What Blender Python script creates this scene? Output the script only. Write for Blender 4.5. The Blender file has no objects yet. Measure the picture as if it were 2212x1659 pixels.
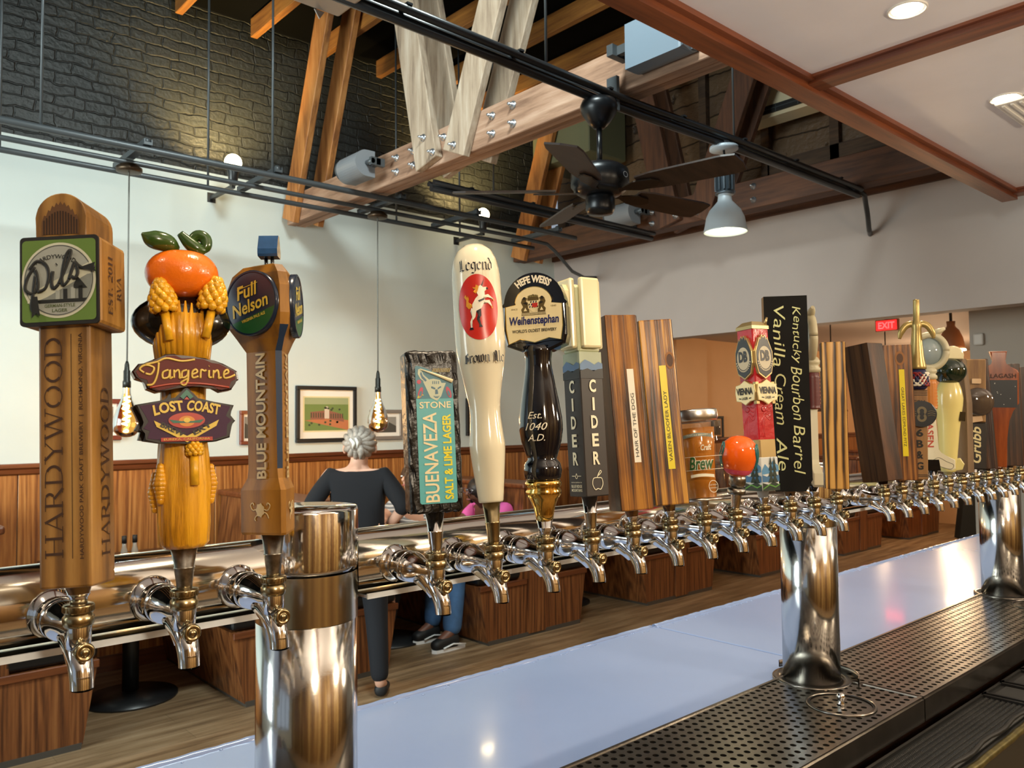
import bpy, bmesh, math, random
from mathutils import Vector, Matrix
from math import sin, cos, pi, radians as rad

rnd = random.Random(11)
SC = bpy.context.scene
COL = SC.collection

# ---------------------------------------------------------------- camera, world, light, exposure
YAW, PIT, ROL, FPX = rad(41.9068), rad(2.5222), rad(-0.5594), 1757.0
fwd = Vector((sin(YAW)*cos(PIT), cos(YAW)*cos(PIT), sin(PIT)))
rgt = Vector((cos(YAW), -sin(YAW), 0)); upv = rgt.cross(fwd)
cr = cos(ROL)*rgt + sin(ROL)*upv; cu = -sin(ROL)*rgt + cos(ROL)*upv
CAM = Vector((-0.406, -0.771, 1.600))
cd = bpy.data.cameras.new('camera'); cam = bpy.data.objects.new('camera', cd); COL.objects.link(cam)
M = Matrix((cr, cu, -fwd)).transposed().to_4x4(); M.translation = CAM
cam.matrix_world = M
cd.sensor_width = 36; cd.lens = FPX/2212*36; cd.clip_start = 0.02; cd.clip_end = 60
SC.camera = cam
cd.dof.use_dof = True; cd.dof.focus_distance = 0.95; cd.dof.aperture_fstop = 22.0

SC.view_settings.view_transform = 'Standard'; SC.view_settings.look = 'None'
SC.view_settings.gamma = 1; SC.view_settings.exposure = 0.45
SC.view_settings.use_curve_mapping = False

w = bpy.data.worlds.new('world'); SC.world = w; w.use_nodes = True
w.node_tree.nodes['Background'].inputs[0].default_value = (0.62, 0.72, 0.85, 1)
w.node_tree.nodes['Background'].inputs[1].default_value = 0.35

def area(name, loc, target, sx, sy, power, col):
    l = bpy.data.lights.new(name, 'AREA'); l.shape = 'RECTANGLE'; l.size = sx; l.size_y = sy
    l.energy = power; l.color = col
    o = bpy.data.objects.new(name, l); COL.objects.link(o); o.location = loc
    o.rotation_euler = (Vector(target)-Vector(loc)).to_track_quat('-Z', 'Y').to_euler()
    return o
def spot(name, loc, target, power, col, size=70, blend=0.6, r=0.03):
    l = bpy.data.lights.new(name, 'SPOT'); l.energy = power; l.color = col
    l.spot_size = rad(size); l.spot_blend = blend; l.shadow_soft_size = r
    o = bpy.data.objects.new(name, l); COL.objects.link(o); o.location = loc
    o.rotation_euler = (Vector(target)-Vector(loc)).to_track_quat('-Z', 'Y').to_euler()
    return o
def point(name, loc, power, col, r=0.05):
    l = bpy.data.lights.new(name, 'POINT'); l.energy = power; l.color = col; l.shadow_soft_size = r
    o = bpy.data.objects.new(name, l); COL.objects.link(o); o.location = loc
    return o
COOL = (0.86, 0.98, 0.96); WARM = (1.0, 0.72, 0.40)
# daylight through the shop front windows at the left end of the room
wd = area('daylight_window', (-3.95, 2.9, 2.2), (3.0, 4.7, 1.3), 3.4, 2.2, 115, COOL); wd.data.spread = rad(95)
# daylight through a roof skylight above the frame: throws the truss shadow down the booth wall
area('skylight_daylight', (1.15, 1.2, 4.55), (1.9, 4.0, 1.0), 0.75, 0.75, 150, COOL)
# added fill lamps, unseen behind the camera, brightening the soffit and handle fronts
fill_spots = []
for x in (-0.6, 0.9, 2.3):
    fill_spots.append((x+.35, -1.45, 2.05))

for q in fill_spots: point('viewer_side_fill', q, 27, (1.0, 0.84, 0.62), .07)

# ---------------------------------------------------------------- materials
def lin(h):
    h = h.lstrip('#'); v = [int(h[i:i+2], 16)/255 for i in (0, 2, 4)]
    return tuple((x/12.92 if x <= .04045 else ((x+.055)/1.055)**2.4) for x in v) + (1,)
MATS = {}
class NT:
    def __init__(s, name):
        s.m = bpy.data.materials.new(name); s.m.use_nodes = True; s.t = s.m.node_tree
        s.b = s.t.nodes['Principled BSDF']; s.out = s.t.nodes['Material Output']
    def n(s, typ, **kw):
        d = s.t.nodes.new(typ)
        for k, v in kw.items():
            if k.startswith('i_'): d.inputs[k[2:].replace('_', ' ')].default_value = v
            else: setattr(d, k, v)
        return d
    def l(s, a, b): s.t.links.new(a, b)
    def coord(s, scale=(1, 1, 1), rot=(0, 0, 0), loc=(0, 0, 0)):
        t = s.n('ShaderNodeTexCoord'); m = s.n('ShaderNodeMapping')
        m.inputs['Scale'].default_value = scale; m.inputs['Rotation'].default_value = rot; m.inputs['Location'].default_value = loc
        s.l(t.outputs['Object'], m.inputs['Vector']); return m.outputs['Vector']
    def ramp(s, fac, stops):
        r = s.n('ShaderNodeValToRGB'); e = r.color_ramp.elements
        while len(e) < len(stops): e.new(0.5)
        for x, (p, c) in zip(e, stops): x.position = p; x.color = c
        s.l(fac, r.inputs[0]); return r.outputs[0]
    def bump(s, h, strength=0.3, dist=0.01):
        b = s.n('ShaderNodeBump'); b.inputs['Strength'].default_value = strength; b.inputs['Distance'].default_value = dist
        s.l(h, b.inputs['Height']); s.l(b.outputs[0], s.b.inputs['Normal'])
def P(name, col, rough=0.5, metal=0.0, coat=0.0, noise=0.0, nscale=40, bump=0.0, bscale=60, emit=0.0, spec=0.5, trans=0.0, sss=0):
    if name in MATS: return MATS[name]
    t = NT(name); c = lin(col) if isinstance(col, str) else col
    b = t.b
    b.inputs['Base Color'].default_value = c; b.inputs['Roughness'].default_value = rough; b.inputs['Metallic'].default_value = metal
    b.inputs['Coat Weight'].default_value = coat; b.inputs['Coat Roughness'].default_value = 0.06
    b.inputs['Specular IOR Level'].default_value = spec; b.inputs['Transmission Weight'].default_value = trans
    if emit: b.inputs['Emission Color'].default_value = c; b.inputs['Emission Strength'].default_value = emit
    if noise or bump:
        v = t.coord()
        if noise:
            n = t.n('ShaderNodeTexNoise'); n.inputs['Scale'].default_value = nscale; n.inputs['Detail'].default_value = 5
            t.l(v, n.inputs['Vector'])
            d = tuple(x*(1-noise) for x in c[:3])+(1,); u = tuple(min(1, x*(1+noise*.6)) for x in c[:3])+(1,)
            t.l(t.ramp(n.outputs[0], [(0.3, d), (0.7, u)]), b.inputs['Base Color'])
        if bump:
            n2 = t.n('ShaderNodeTexNoise'); n2.inputs['Scale'].default_value = bscale; n2.inputs['Detail'].default_value = 4
            t.l(v, n2.inputs['Vector']); t.bump(n2.outputs[0], bump, 0.004)
    MATS[name] = t.m; return t.m
def wood(name, c1, c2, c3=None, stretch=(60, 60, 5), bands=0.0, bscale=60, rough=0.45, bump=0.15, coat=0.0, lo=.35, hi=.65, bdir='X', dist=4.0):
    """streaky grain along local z by default; bands>0 mixes in bold growth rings"""
    if name in MATS: return MATS[name]
    t = NT(name); v = t.coord(stretch)
    n = t.n('ShaderNodeTexNoise'); n.inputs['Scale'].default_value = 1.0; n.inputs['Detail'].default_value = 6; n.inputs['Roughness'].default_value = .65
    t.l(v, n.inputs['Vector'])
    fac = n.outputs[0]
    if bands:
        wv = t.n('ShaderNodeTexWave', bands_direction=bdir); wv.inputs['Scale'].default_value = bscale; wv.inputs['Distortion'].default_value = dist
        wv.inputs['Detail'].default_value = 2; wv.inputs['Detail Scale'].default_value = .6
        k = (1, 1, 0.09) if stretch[2] < stretch[0] else ((0.09, 1, 1) if stretch[0] < stretch[1] else (1, 0.09, 1))
        v2 = t.coord(k); t.l(v2, wv.inputs['Vector'])
        mx = t.n('ShaderNodeMix'); mx.inputs[0].default_value = bands
        t.l(fac, mx.inputs[2]); t.l(wv.outputs['Fac'], mx.inputs[3]); fac = mx.outputs[0]
    st = [(lo, lin(c1)), (hi, lin(c2))] if not c3 else [(lo, lin(c1)), ((lo+hi)/2, lin(c2)), (hi, lin(c3))]
    t.l(t.ramp(fac, st), t.b.inputs['Base Color'])
    t.b.inputs['Roughness'].default_value = rough; t.b.inputs['Coat Weight'].default_value = coat; t.b.inputs['Coat Roughness'].default_value = .12
    t.bump(fac, bump, 0.003)
    MATS[name] = t.m; return t.m

chrome = P('polished_chrome', (0.80, 0.80, 0.80, 1), 0.10, 1.0, bump=0.012, bscale=260)
steel = P('stainless_steel', (0.70, 0.69, 0.66, 1), 0.14, 1.0, bump=0.02, bscale=120)
pipe_st = P('polished_pipe', (0.78, 0.76, 0.71, 1), 0.11, 1.0, bump=0.035, bscale=22)
brushed = P('worn_steel_tray', (0.30, 0.275, 0.245, 1), 0.26, 1.0, noise=0.25, nscale=18, bump=0.05, bscale=40)
brass = P('aged_brass', (0.42, 0.34, 0.19, 1), 0.24, 1.0, noise=0.25, nscale=120)
gold = P('bright_gold', (0.85, 0.58, 0.16, 1), 0.13, 1.0)
oldgold = P('antique_gold', (0.50, 0.38, 0.18, 1), 0.35, 0.7)
pewter = P('mottled_pewter', (0.33, 0.31, 0.27, 1), 0.3, 1.0, noise=0.5, nscale=150)
black = P('black_matte', '#141414', 0.6)
blackg = P('black_gloss', '#0c0c0c', 0.15, coat=.5)
darkvoid = P('dark_hollow', '#050505', 0.9)
rubber = P('black_rubber', '#0c0d0d', 0.55)
iron = P('black_iron_pipe', '#1b1d1f', 0.35, spec=.6)
greyiron = P('grey_conduit', '#4b5053', 0.4, metal=.3)
white = P('white_plastic', '#e9e7df', 0.35)
cream = P('cream_lacquer', '#e9e0b6', 0.16, coat=.5)
creamp = P('cream_print', '#eee4c0', 0.4)
gloss_white = P('glossy_ivory', '#e8e2c8', 0.12, coat=.6)
# ---------------------------------------------------------------- mesh helpers
I4 = Matrix.Identity(4)
def T(x=0, y=0, z=0): return Matrix.Translation((x, y, z))
def RX(a): return Matrix.Rotation(rad(a), 4, 'X')
def RY(a): return Matrix.Rotation(rad(a), 4, 'Y')
def RZ(a): return Matrix.Rotation(rad(a), 4, 'Z')
def frame(o, x, y):
    x = Vector(x).normalized(); y = Vector(y).normalized(); n = x.cross(y)
    m = Matrix((x, y, n)).transposed().to_4x4(); m.translation = Vector(o); return m
def face(d, z=0, x=0, mode='h', ang=0):
    """frame on the side of a handle: distance d from its axis, facing -Y turned by ang; mode h / u (reads upward) / d (reads downward)"""
    X, Y = {'h': ((1, 0, 0), (0, 0, 1)), 'u': ((0, 0, 1), (-1, 0, 0)), 'd': ((0, 0, -1), (1, 0, 0))}[mode]
    return RZ(ang) @ frame((x, -d, z), X, Y)
_txt = {}
def text_geo(s, offset=0.0, res=3):
    k = (s, offset, res)
    if k in _txt: return _txt[k]
    c = bpy.data.curves.new('t', 'FONT'); c.body = s; c.size = 1; c.resolution_u = res; c.offset = offset
    c.fill_mode = 'FRONT'; o = bpy.data.objects.new('t', c); COL.objects.link(o)
    dg = bpy.context.evaluated_depsgraph_get(); dg.update()
    me = bpy.data.meshes.new_from_object(o.evaluated_get(dg))
    v = [(p.co.x, p.co.y) for p in me.vertices]; f = [tuple(p.vertices) for p in me.polygons]
    COL.objects.unlink(o); bpy.data.objects.remove(o); bpy.data.curves.remove(c); bpy.data.meshes.remove(me)
    _txt[k] = (v, f); return v, f
class MB:
    def __init__(s): s.v = []; s.f = []; s.mi = []; s.sm = []; s.M = I4
    def add(s, vs, fs, m=0, smooth=False, M=None):
        b = len(s.v); A = s.M @ M if M is not None else s.M
        s.v += [A @ Vector(p) for p in vs]
        for f in fs: s.f.append(tuple(i+b for i in f)); s.mi.append(m); s.sm.append(smooth)
        return s
    def box(s, x0, x1, y0, y1, z0, z1, m=0, bevel=0, seg=2, M=None):
        if bevel <= 0:
            v = [(x, y, z) for x in (x0, x1) for y in (y0, y1) for z in (z0, z1)]
            return s.add(v, [(0, 1, 3, 2), (4, 6, 7, 5), (0, 4, 5, 1), (2, 3, 7, 6), (0, 2, 6, 4), (1, 5, 7, 3)], m, False, M)
        bm = bmesh.new(); bmesh.ops.create_cube(bm, size=1)
        for p in bm.verts: p.co = Vector((x0+(p.co.x+.5)*(x1-x0), y0+(p.co.y+.5)*(y1-y0), z0+(p.co.z+.5)*(z1-z0)))
        bmesh.ops.bevel(bm, geom=bm.edges[:], offset=bevel, segments=seg, profile=.5, affect='EDGES')
        return s.frombm(bm, m, False, M)
    def frombm(s, bm, m=0, smooth=False, M=None):
        bm.verts.index_update()
        s.add([p.co.copy() for p in bm.verts], [[q.index for q in f.verts] for f in bm.faces], m, smooth, M); bm.free(); return s
    def prism(s, pts, d0, d1, m=0, mside=None, M=None, smooth=False, bevel=0):
        """outline (x,y) in the frame M, extruded along its normal d0..d1"""
        n = len(pts)
        if bevel:
            bm = bmesh.new(); a = [bm.verts.new((x, y, d0)) for x, y in pts]; b = [bm.verts.new((x, y, d1)) for x, y in pts]
            bm.faces.new(a[::-1]); top = bm.faces.new(b)
            for i in range(n): bm.faces.new((a[i], a[(i+1) % n], b[(i+1) % n], b[i]))
            bmesh.ops.bevel(bm, geom=list(top.edges), offset=bevel, segments=2, profile=.5, affect='EDGES')
            return s.frombm(bm, m, smooth, M)
        v = [(x, y, d0) for x, y in pts]+[(x, y, d1) for x, y in pts]
        s.add(v, [tuple(range(n-1, -1, -1)), tuple(range(n, 2*n))], m, False, M)
        return s.add(v, [(i, (i+1) % n, n+(i+1) % n, n+i) for i in range(n)], m if mside is None else mside, smooth, M)
    def poly(s, pts, m=0, M=None, d=0.0): return s.add([(x, y, d) for x, y in pts], [tuple(range(len(pts)))], m, False, M)
    def disc(s, rx, ry=None, m=0, M=None, d=0.0, seg=40, cx=0, cy=0):
        ry = ry or rx
        return s.poly([(cx+rx*cos(2*pi*i/seg), cy+ry*sin(2*pi*i/seg)) for i in range(seg)], m, M, d)
    def ring(s, r0, r1, m=0, M=None, d=0.0, seg=48, k=1.0, cx=0, cy=0):
        v = [(cx+r*cos(2*pi*i/seg), cy+r*k*sin(2*pi*i/seg), d) for r in (r0, r1) for i in range(seg)]
        return s.add(v, [(i, seg+i, seg+(i+1) % seg, (i+1) % seg) for i in range(seg)], m, False, M)
    def rings(s, R, m=0, smooth=True, caps=True, M=None, closed=False):
        n = len(R[0]); v = [p for r in R for p in r]; f = []
        for k in range(len(R)-1):
            for i in range(n): f.append((k*n+i, k*n+(i+1) % n, (k+1)*n+(i+1) % n, (k+1)*n+i))
        s.add(v, f, m, smooth, M)
        if caps: s.add(list(R[0])+list(R[-1]), [tuple(range(n-1, -1, -1)), tuple(range(n, 2*n))], m, False, M)
        return s
    def lathe(s, prof, m=0, seg=32, smooth=True, M=None, caps=True, k=1.0):
        return s.rings([[(r*cos(2*pi*i/seg), r*k*sin(2*pi*i/seg), z) for i in range(seg)] for r, z in prof], m, smooth, caps, M)
    def tube(s, pts, r, m=0, seg=12, M=None, caps=True, smooth=True, res=0):
        if res:
            r = r if isinstance(r, (list, tuple)) else [r]*len(pts); Q = [Vector(p).to_4d() for p in pts]; n = len(Q); o = []
            for q, rr in zip(Q, r): q.w = rr
            for i in range(n-1):
                a, b, c, d = Q[max(i-1, 0)], Q[i], Q[i+1], Q[min(i+2, n-1)]
                for k in range(res): t = k/res; o.append(.5*(2*b+(c-a)*t+(2*a-5*b+4*c-d)*t*t+(3*b-a-3*c+d)*t**3))
            o.append(Q[-1]); pts = [p.to_3d() for p in o]; r = [max(p.w, 1e-5) for p in o]
        P_ = [Vector(p) for p in pts]; n = len(P_); R = []; u = None
        for i, p in enumerate(P_):
            t = (P_[min(i+1, n-1)]-P_[max(i-1, 0)]).normalized()
            if u is None: u = t.orthogonal().normalized()
            u = (u-t*u.dot(t)).normalized(); w_ = t.cross(u)
            q = r[i] if isinstance(r, (list, tuple)) else r
            R.append([p+u*(q*cos(2*pi*j/seg))+w_*(q*sin(2*pi*j/seg)) for j in range(seg)])
        return s.rings(R, m, smooth, caps, M)
    def ball(s, c, r, m=0, seg=24, rg=14, M=None):
        rx, ry, rz = r if isinstance(r, (list, tuple)) else (r, r, r)
        return s.rings([[(c[0]+rx*sin(pi*k/rg)*cos(2*pi*i/seg), c[1]+ry*sin(pi*k/rg)*sin(2*pi*i/seg), c[2]-rz*cos(pi*k/rg)) for i in range(seg)]
                        for k in range(1, rg)], m, True, True, M)
    def text(s, t, M, w=None, h=None, m=0, shear=0.0, d=0.0003, off=0.0, arc=None, wrap=None, arch=0.0):
        v, f = text_geo(t, off)
        if not v: return s
        v = [(x+shear*y, y) for x, y in v]
        x0 = min(p[0] for p in v); x1 = max(p[0] for p in v); y0 = min(p[1] for p in v); y1 = max(p[1] for p in v)
        sx = (w/(x1-x0)) if w else None; sy = (h/(y1-y0)) if h else None
        sx = sx or sy; sy = sy or sx
        q = [((x-(x0+x1)/2)*sx, (y-(y0+y1)/2)*sy) for x, y in v]; W = (x1-x0)*sx
        if arch: q = [(x, y+arch*(1-(2*x/W)**2)) for x, y in q]
        if arc: q = [((arc+y)*sin(x/abs(arc)), (arc+y)*cos(x/abs(arc))-arc) if arc > 0 else ((-arc-y)*sin(x/-arc), -(-arc-y)*cos(x/-arc)-arc) for x, y in q]
        if wrap: q3 = [((wrap+d)*sin(x/wrap), y, (wrap+d)*cos(x/wrap)-wrap) for x, y in q]
        else: q3 = [(x, y, d) for x, y in q]
        return s.add(q3, f, m, False, M)
    def build(s, name, mats, parent=None, loc=None, subsurf=0, kind=None):
        me = bpy.data.meshes.new(name); me.from_pydata([tuple(p) for p in s.v], [], s.f)
        if not isinstance(mats, (list, tuple)): mats = [mats]
        for m in mats: me.materials.append(m)
        me.polygons.foreach_set('material_index', s.mi); me.polygons.foreach_set('use_smooth', s.sm); me.update()
        bm = bmesh.new(); bm.from_mesh(me)
        bmesh.ops.remove_doubles(bm, verts=bm.verts, dist=1e-6)
        bm.to_mesh(me); bm.free()
        o = bpy.data.objects.new(name, me); COL.objects.link(o)
        if parent: o.parent = parent
        if loc: o.location = loc
        if subsurf:
            d = o.modifiers.new('s', 'SUBSURF'); d.levels = d.render_levels = subsurf
        if kind: o['kind'] = kind
        return o
def rrect(w, h, r, n=4, cx=0, cy=0):
    p = []
    for (sx, sy, a0) in ((1, -1, -90), (1, 1, 0), (-1, 1, 90), (-1, -1, 180)):
        for i in range(n+1):
            a = rad(a0+90*i/n); p.append((cx+sx*(w/2-r)+r*cos(a), cy+sy*(h/2-r)+r*sin(a)))
    return p
def empty(name, label, cat, loc=(0, 0, 0), group=None, rot=None):
    o = bpy.data.objects.new(name, None); COL.objects.link(o); o.location = loc; o.empty_display_size = .05
    if rot is not None: o.rotation_euler = rot
    return tag(o, label, cat, group)
def tag(o, label, cat, group=None):
    if not 4 <= len(label.split()) <= 16: print('LABEL', len(label.split()), label)
    o['label'] = label; o['category'] = cat
    if group: o['group'] = group
    return o
def kids(o): return [c for c in bpy.data.objects if c.parent == o]
def dup(root, loc, label, group=None, rot=None):
    r = root.copy(); COL.objects.link(r); r.location = loc; r['label'] = label
    if not 4 <= len(label.split()) <= 16: print('LABEL', len(label.split()), label)
    if rot is not None: r.rotation_euler = rot
    if group: r['group'] = group
    for ch in kids(root):
        c = ch.copy(); COL.objects.link(c); c.parent = r
        for g in kids(ch):
            e = g.copy(); COL.objects.link(e); e.parent = c
    return r
def struct(o): o['kind'] = 'structure'; return o
def strokes(mb, lines, r, M=None, m=0, seg=6):
    """raised pen strokes: smooth 2-D polylines drawn as thin tubes pressed on a face"""
    for ln in lines:
        pts = []
        n = len(ln)
        for i in range(n-1):
            p0, p1, p2, p3 = [Vector(ln[max(0, min(n-1, j))]) for j in (i-1, i, i+1, i+2)]
            for k in range(5):
                t = k/5
                q = 0.5*((2*p1)+(p2-p0)*t+(2*p0-5*p1+4*p2-p3)*t*t+(3*p1-p0-3*p2+p3)*t**3)
                pts.append((q.x, q.y, 0))
        pts.append((ln[-1][0], ln[-1][1], 0))
        mb.tube(pts, r, m, seg, (M @ Matrix.Diagonal((1, 1, .35, 1))) if M is not None else None)
# ---------------------------------------------------------------- setting
def brick_mat(name, c1, c2, mortar, axis='Y'):
    t = NT(name); v = t.coord((1, 1, 1), (rad(-90), 0, 0) if axis == 'Y' else (rad(-90), 0, rad(90)))
    nz = t.n('ShaderNodeTexNoise'); nz.inputs['Scale'].default_value = 7; nz.inputs['Detail'].default_value = 4; t.l(v, nz.inputs['Vector'])
    mx = t.n('ShaderNodeMix', data_type='VECTOR'); mx.inputs[0].default_value = 0.062; t.l(v, mx.inputs[4]); t.l(nz.outputs['Color'], mx.inputs[5])
    b = t.n('ShaderNodeTexBrick'); b.inputs['Scale'].default_value = 1; b.inputs['Brick Width'].default_value = .21; b.inputs['Row Height'].default_value = .068
    b.inputs['Mortar Size'].default_value = .007; b.inputs['Mortar Smooth'].default_value = .8; b.offset_frequency = 2; b.squash = .8; b.squash_frequency = 3
    b.inputs['Color1'].default_value = lin(c1); b.inputs['Color2'].default_value = lin(c2); b.inputs['Mortar'].default_value = lin(mortar)
    t.l(mx.outputs[1], b.inputs['Vector'])
    n2 = t.n('ShaderNodeTexNoise'); n2.inputs['Scale'].default_value = 30; n2.inputs['Detail'].default_value = 6; t.l(v, n2.inputs['Vector'])
    t.l(b.outputs['Color'], t.b.inputs['Base Color']); t.b.inputs['Roughness'].default_value = .5
    ad = t.n('ShaderNodeMath', operation='MULTIPLY_ADD'); t.l(n2.outputs[0], ad.inputs[0]); ad.inputs[1].default_value = .55
    iv = t.n('ShaderNodeMath', operation='SUBTRACT'); iv.inputs[0].default_value = 1; t.l(b.outputs['Fac'], iv.inputs[1]); t.l(iv.outputs[0], ad.inputs[2])
    t.bump(ad.outputs[0], 1.0, .016); return t.m
brick = brick_mat('painted_black_brick', '#282b2a', '#232524', '#222423')
rbrick = brick_mat('old_brown_stone', '#6a5238', '#574230', '#3a2c20', 'X')
plaster = P('white_plaster', '#c9d3d0', .75, noise=.03, nscale=3)
plaster_r = P('lilac_white_paint', '#a89c95', .7, noise=.03, nscale=3)
peach = P('peach_orange_paint', '#dcb488', .75, noise=.04, nscale=3)
greyp = P('warm_grey_paint', '#9b9389', .75)
oak = wood('golden_oak_panel', '#6e3d19', '#a0652f', '#b98145', (48, 48, 1.7), .16, 9, .42, .1, .15, .34, .68, 'X', 22)
oak_side = wood('oak_bench_panel', '#4a2814', '#744422', '#8d5a31', (52, 52, 2.0), .16, 9, .4, .1, .15, .34, .68, 'X', 22)
oak_dk = wood('red_oak_trim', '#4e2512', '#74401f', None, (2, 40, 40), 0, 1, .35, .08, .25)
beam = wood('weathered_grey_timber', '#6f5d4d', '#a08d78', '#b7a896', (30, 18, 2.0), 0, 6, .75, .4, 0, .3, .7)
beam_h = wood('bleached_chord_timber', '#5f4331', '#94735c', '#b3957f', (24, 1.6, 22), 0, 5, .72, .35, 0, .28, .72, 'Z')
beam_o = wood('lamplit_fir_timber', '#7a4a24', '#a56c36', '#b67f48', (26, 14, 1.8), 0, 6, .6, .25)  # warm uplight glow put into this web's orange colour
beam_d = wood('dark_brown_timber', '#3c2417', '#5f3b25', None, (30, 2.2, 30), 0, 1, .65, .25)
boards = wood('brown_sheathing_board', '#34251a', '#57402c', None, (20, 2.0, 30), 0, 1, .75, .3)
mahog = wood('reddish_fascia_wood', '#5d2f1b', '#8a4d2c', None, (2.2, 30, 30), 0, 1, .4, .08, .2)
mahog_y = wood('reddish_batten_wood', '#5d2f1b', '#8a4d2c', None, (30, 2.2, 30), 0, 1, .4, .08, .2)
roofm = P('black_roof_deck', '#070706', .95, spec=.1)
soffit = P('glossy_white_soffit_panel', '#f0eef2', .28, noise=.05, nscale=4, bump=.05, bscale=9)

def floor_mat():
    t = NT('vinyl_plank_floor'); v = t.coord((1, 1, 1))
    b = t.n('ShaderNodeTexBrick'); b.inputs['Scale'].default_value = 1; b.inputs['Brick Width'].default_value = 1.2; b.inputs['Row Height'].default_value = .15
    b.inputs['Mortar Size'].default_value = .0015; b.inputs['Color1'].default_value = (.9, .9, .9, 1); b.inputs['Color2'].default_value = (.62, .62, .62, 1); b.inputs['Mortar'].default_value = (.3, .3, .3, 1)
    t.l(v, b.inputs['Vector'])
    v2 = t.coord((1.6, 17, 17)); n = t.n('ShaderNodeTexNoise'); n.inputs['Scale'].default_value = 1; n.inputs['Detail'].default_value = 7; n.inputs['Roughness'].default_value = .6; t.l(v2, n.inputs['Vector'])
    c = t.ramp(n.outputs[0], [(.3, lin('#66503a')), (.5, lin('#957a5a')), (.72, lin('#b79d7c'))])
    mx = t.n('ShaderNodeMix', data_type='RGBA', blend_type='MULTIPLY'); mx.inputs[0].default_value = .7
    t.l(c, mx.inputs[6]); t.l(b.outputs['Color'], mx.inputs[7]); t.l(mx.outputs[2], t.b.inputs['Base Color'])
    t.b.inputs['Roughness'].default_value = .42; t.bump(n.outputs[0], .08, .003); return t.m
def sbox(name, x0, x1, y0, y1, z0, z1, m):
    return struct(MB().box(x0, x1, y0, y1, z0, z1).build(name, m))
sbox('floor', -4.2, 12.6, -2.4, 5.2, -.1, 0, floor_mat())
sbox('wall_left', -4.2, 6.9, 5.0, 5.15, 0, 3.405, plaster)
sbox('wall_left_upper', -4.2, 5.36, 5.03, 5.2, 3.405, 4.62, brick)
sbox('wall_left_annex', 6.9, 12.6, 5.0, 5.15, 0, 2.75, peach)
sbox('trim_1', 7.3, 7.9, 4.955, 5.0, 0, 2.55, peach)
# wall over the wide opening on the right, open below 2.3 m
sbox('wall_right', 5.36, 5.52, -2.4, 5.0, 2.30, 3.18, plaster_r)
hd = MB()
hd.box(5.42, 5.52, .3, 5.0, 3.18, 4.62)
hd.build('wall_right_upper', rbrick, kind='structure')
for i, y in enumerate((.9, 1.45, 2.05, 2.62, 3.2, 3.75, 4.3)):
    sbox('trim_%d' % (i+2), 5.36, 5.42, y-.035, y+.035, 3.18, 4.6, boards)
sbox('trim_9', 5.33, 5.42, .3, 5.0, 3.18, 3.36, beam_d)
sbox('trim_10', 5.36, 5.42, 1.2, 2.6, 3.36, 3.62, boards)
sbox('wall_back', 6.3, 6.42, -2.4, 1.49, 0, 2.55, greyp)
sbox('wall_far', 12.5, 12.6, 1.4, 5.0, 0, 2.75, peach)
sbox('wall_annex_right', 6.42, 12.6, 1.40, 1.49, 0, 2.75, peach)
sbox('ceiling_annex', 5.52, 12.6, -2.4, 5.1, 2.55, 2.65, plaster_r)
sbox('wall_bar', -4.2, 6.3, -2.5, -2.4, 0, 4.6, wood('back_bar_wood', '#3a2412', '#8a6234', '#c9a868', (4.5, 4.5, .15), 0, 1, .4, 0, 0, .38, .62))  # out-of-view wall, its stripe tones shaped to streak the chrome reflections
sbox('ceiling', -4.2, 5.5, -2.4, 5.2, 4.62, 4.72, roofm)
# window wall at the left end of the room
wl = MB()
for a in ((-2.4, 5.0, 0, .9), (-2.4, 5.0, 3.3, 4.62), (-2.4, -1.9, .9, 3.3), (.3, .9, .9, 3.3), (4.5, 5.0, .9, 3.3)): wl.box(-4.3, -4.2, *a)
wl.build('wall_entrance', plaster, kind='structure')
for i, (a, b) in enumerate(((-1.9, .3), (.9, 4.5))):
    f = MB()
    for k in range(4): y = a+(b-a)*k/3; f.box(-4.28, -4.22, y-.03, y+.03, .9, 3.3)
    f.box(-4.28, -4.22, a, b, .9, .96); f.box(-4.28, -4.22, a, b, 3.24, 3.3)
    f.build('window_%d' % (i+1), black, kind='structure')
sk = MB()
for a_ in ((.82, .87, .87, 1.53), (1.43, 1.48, .87, 1.53), (.82, 1.48, .87, .92), (.82, 1.48, 1.48, 1.53)): sk.box(a_[0], a_[1], a_[2], a_[3], 4.56, 4.62)
sk.build('window_3', black, kind='structure')
# oak wainscot and cap rail along the booth wall
wn = MB(); x = -4.2
while x < 12.4:
    wn.box(x, min(x+1.215, 12.4), 4.972, 5.0, 0, 1.31, 0, .003, 1); x += 1.22
wn.build('trim_11', oak, kind='structure')
cp = MB()
cp.prism([(4.935, 1.352), (4.935, 1.336), (4.95, 1.325), (4.955, 1.30), (4.97, 1.29), (5.0, 1.29), (5.0, 1.36), (4.94, 1.36)], 0, 16.6, M=frame((-4.2, 0, 0), (0, 1, 0), (0, 0, 1)))
cp.build('trim_12', oak_dk, kind='structure')
sbox('baseboard_left', -4.2, 12.4, 4.95, 4.972, 0, .1, oak_dk)

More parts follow.
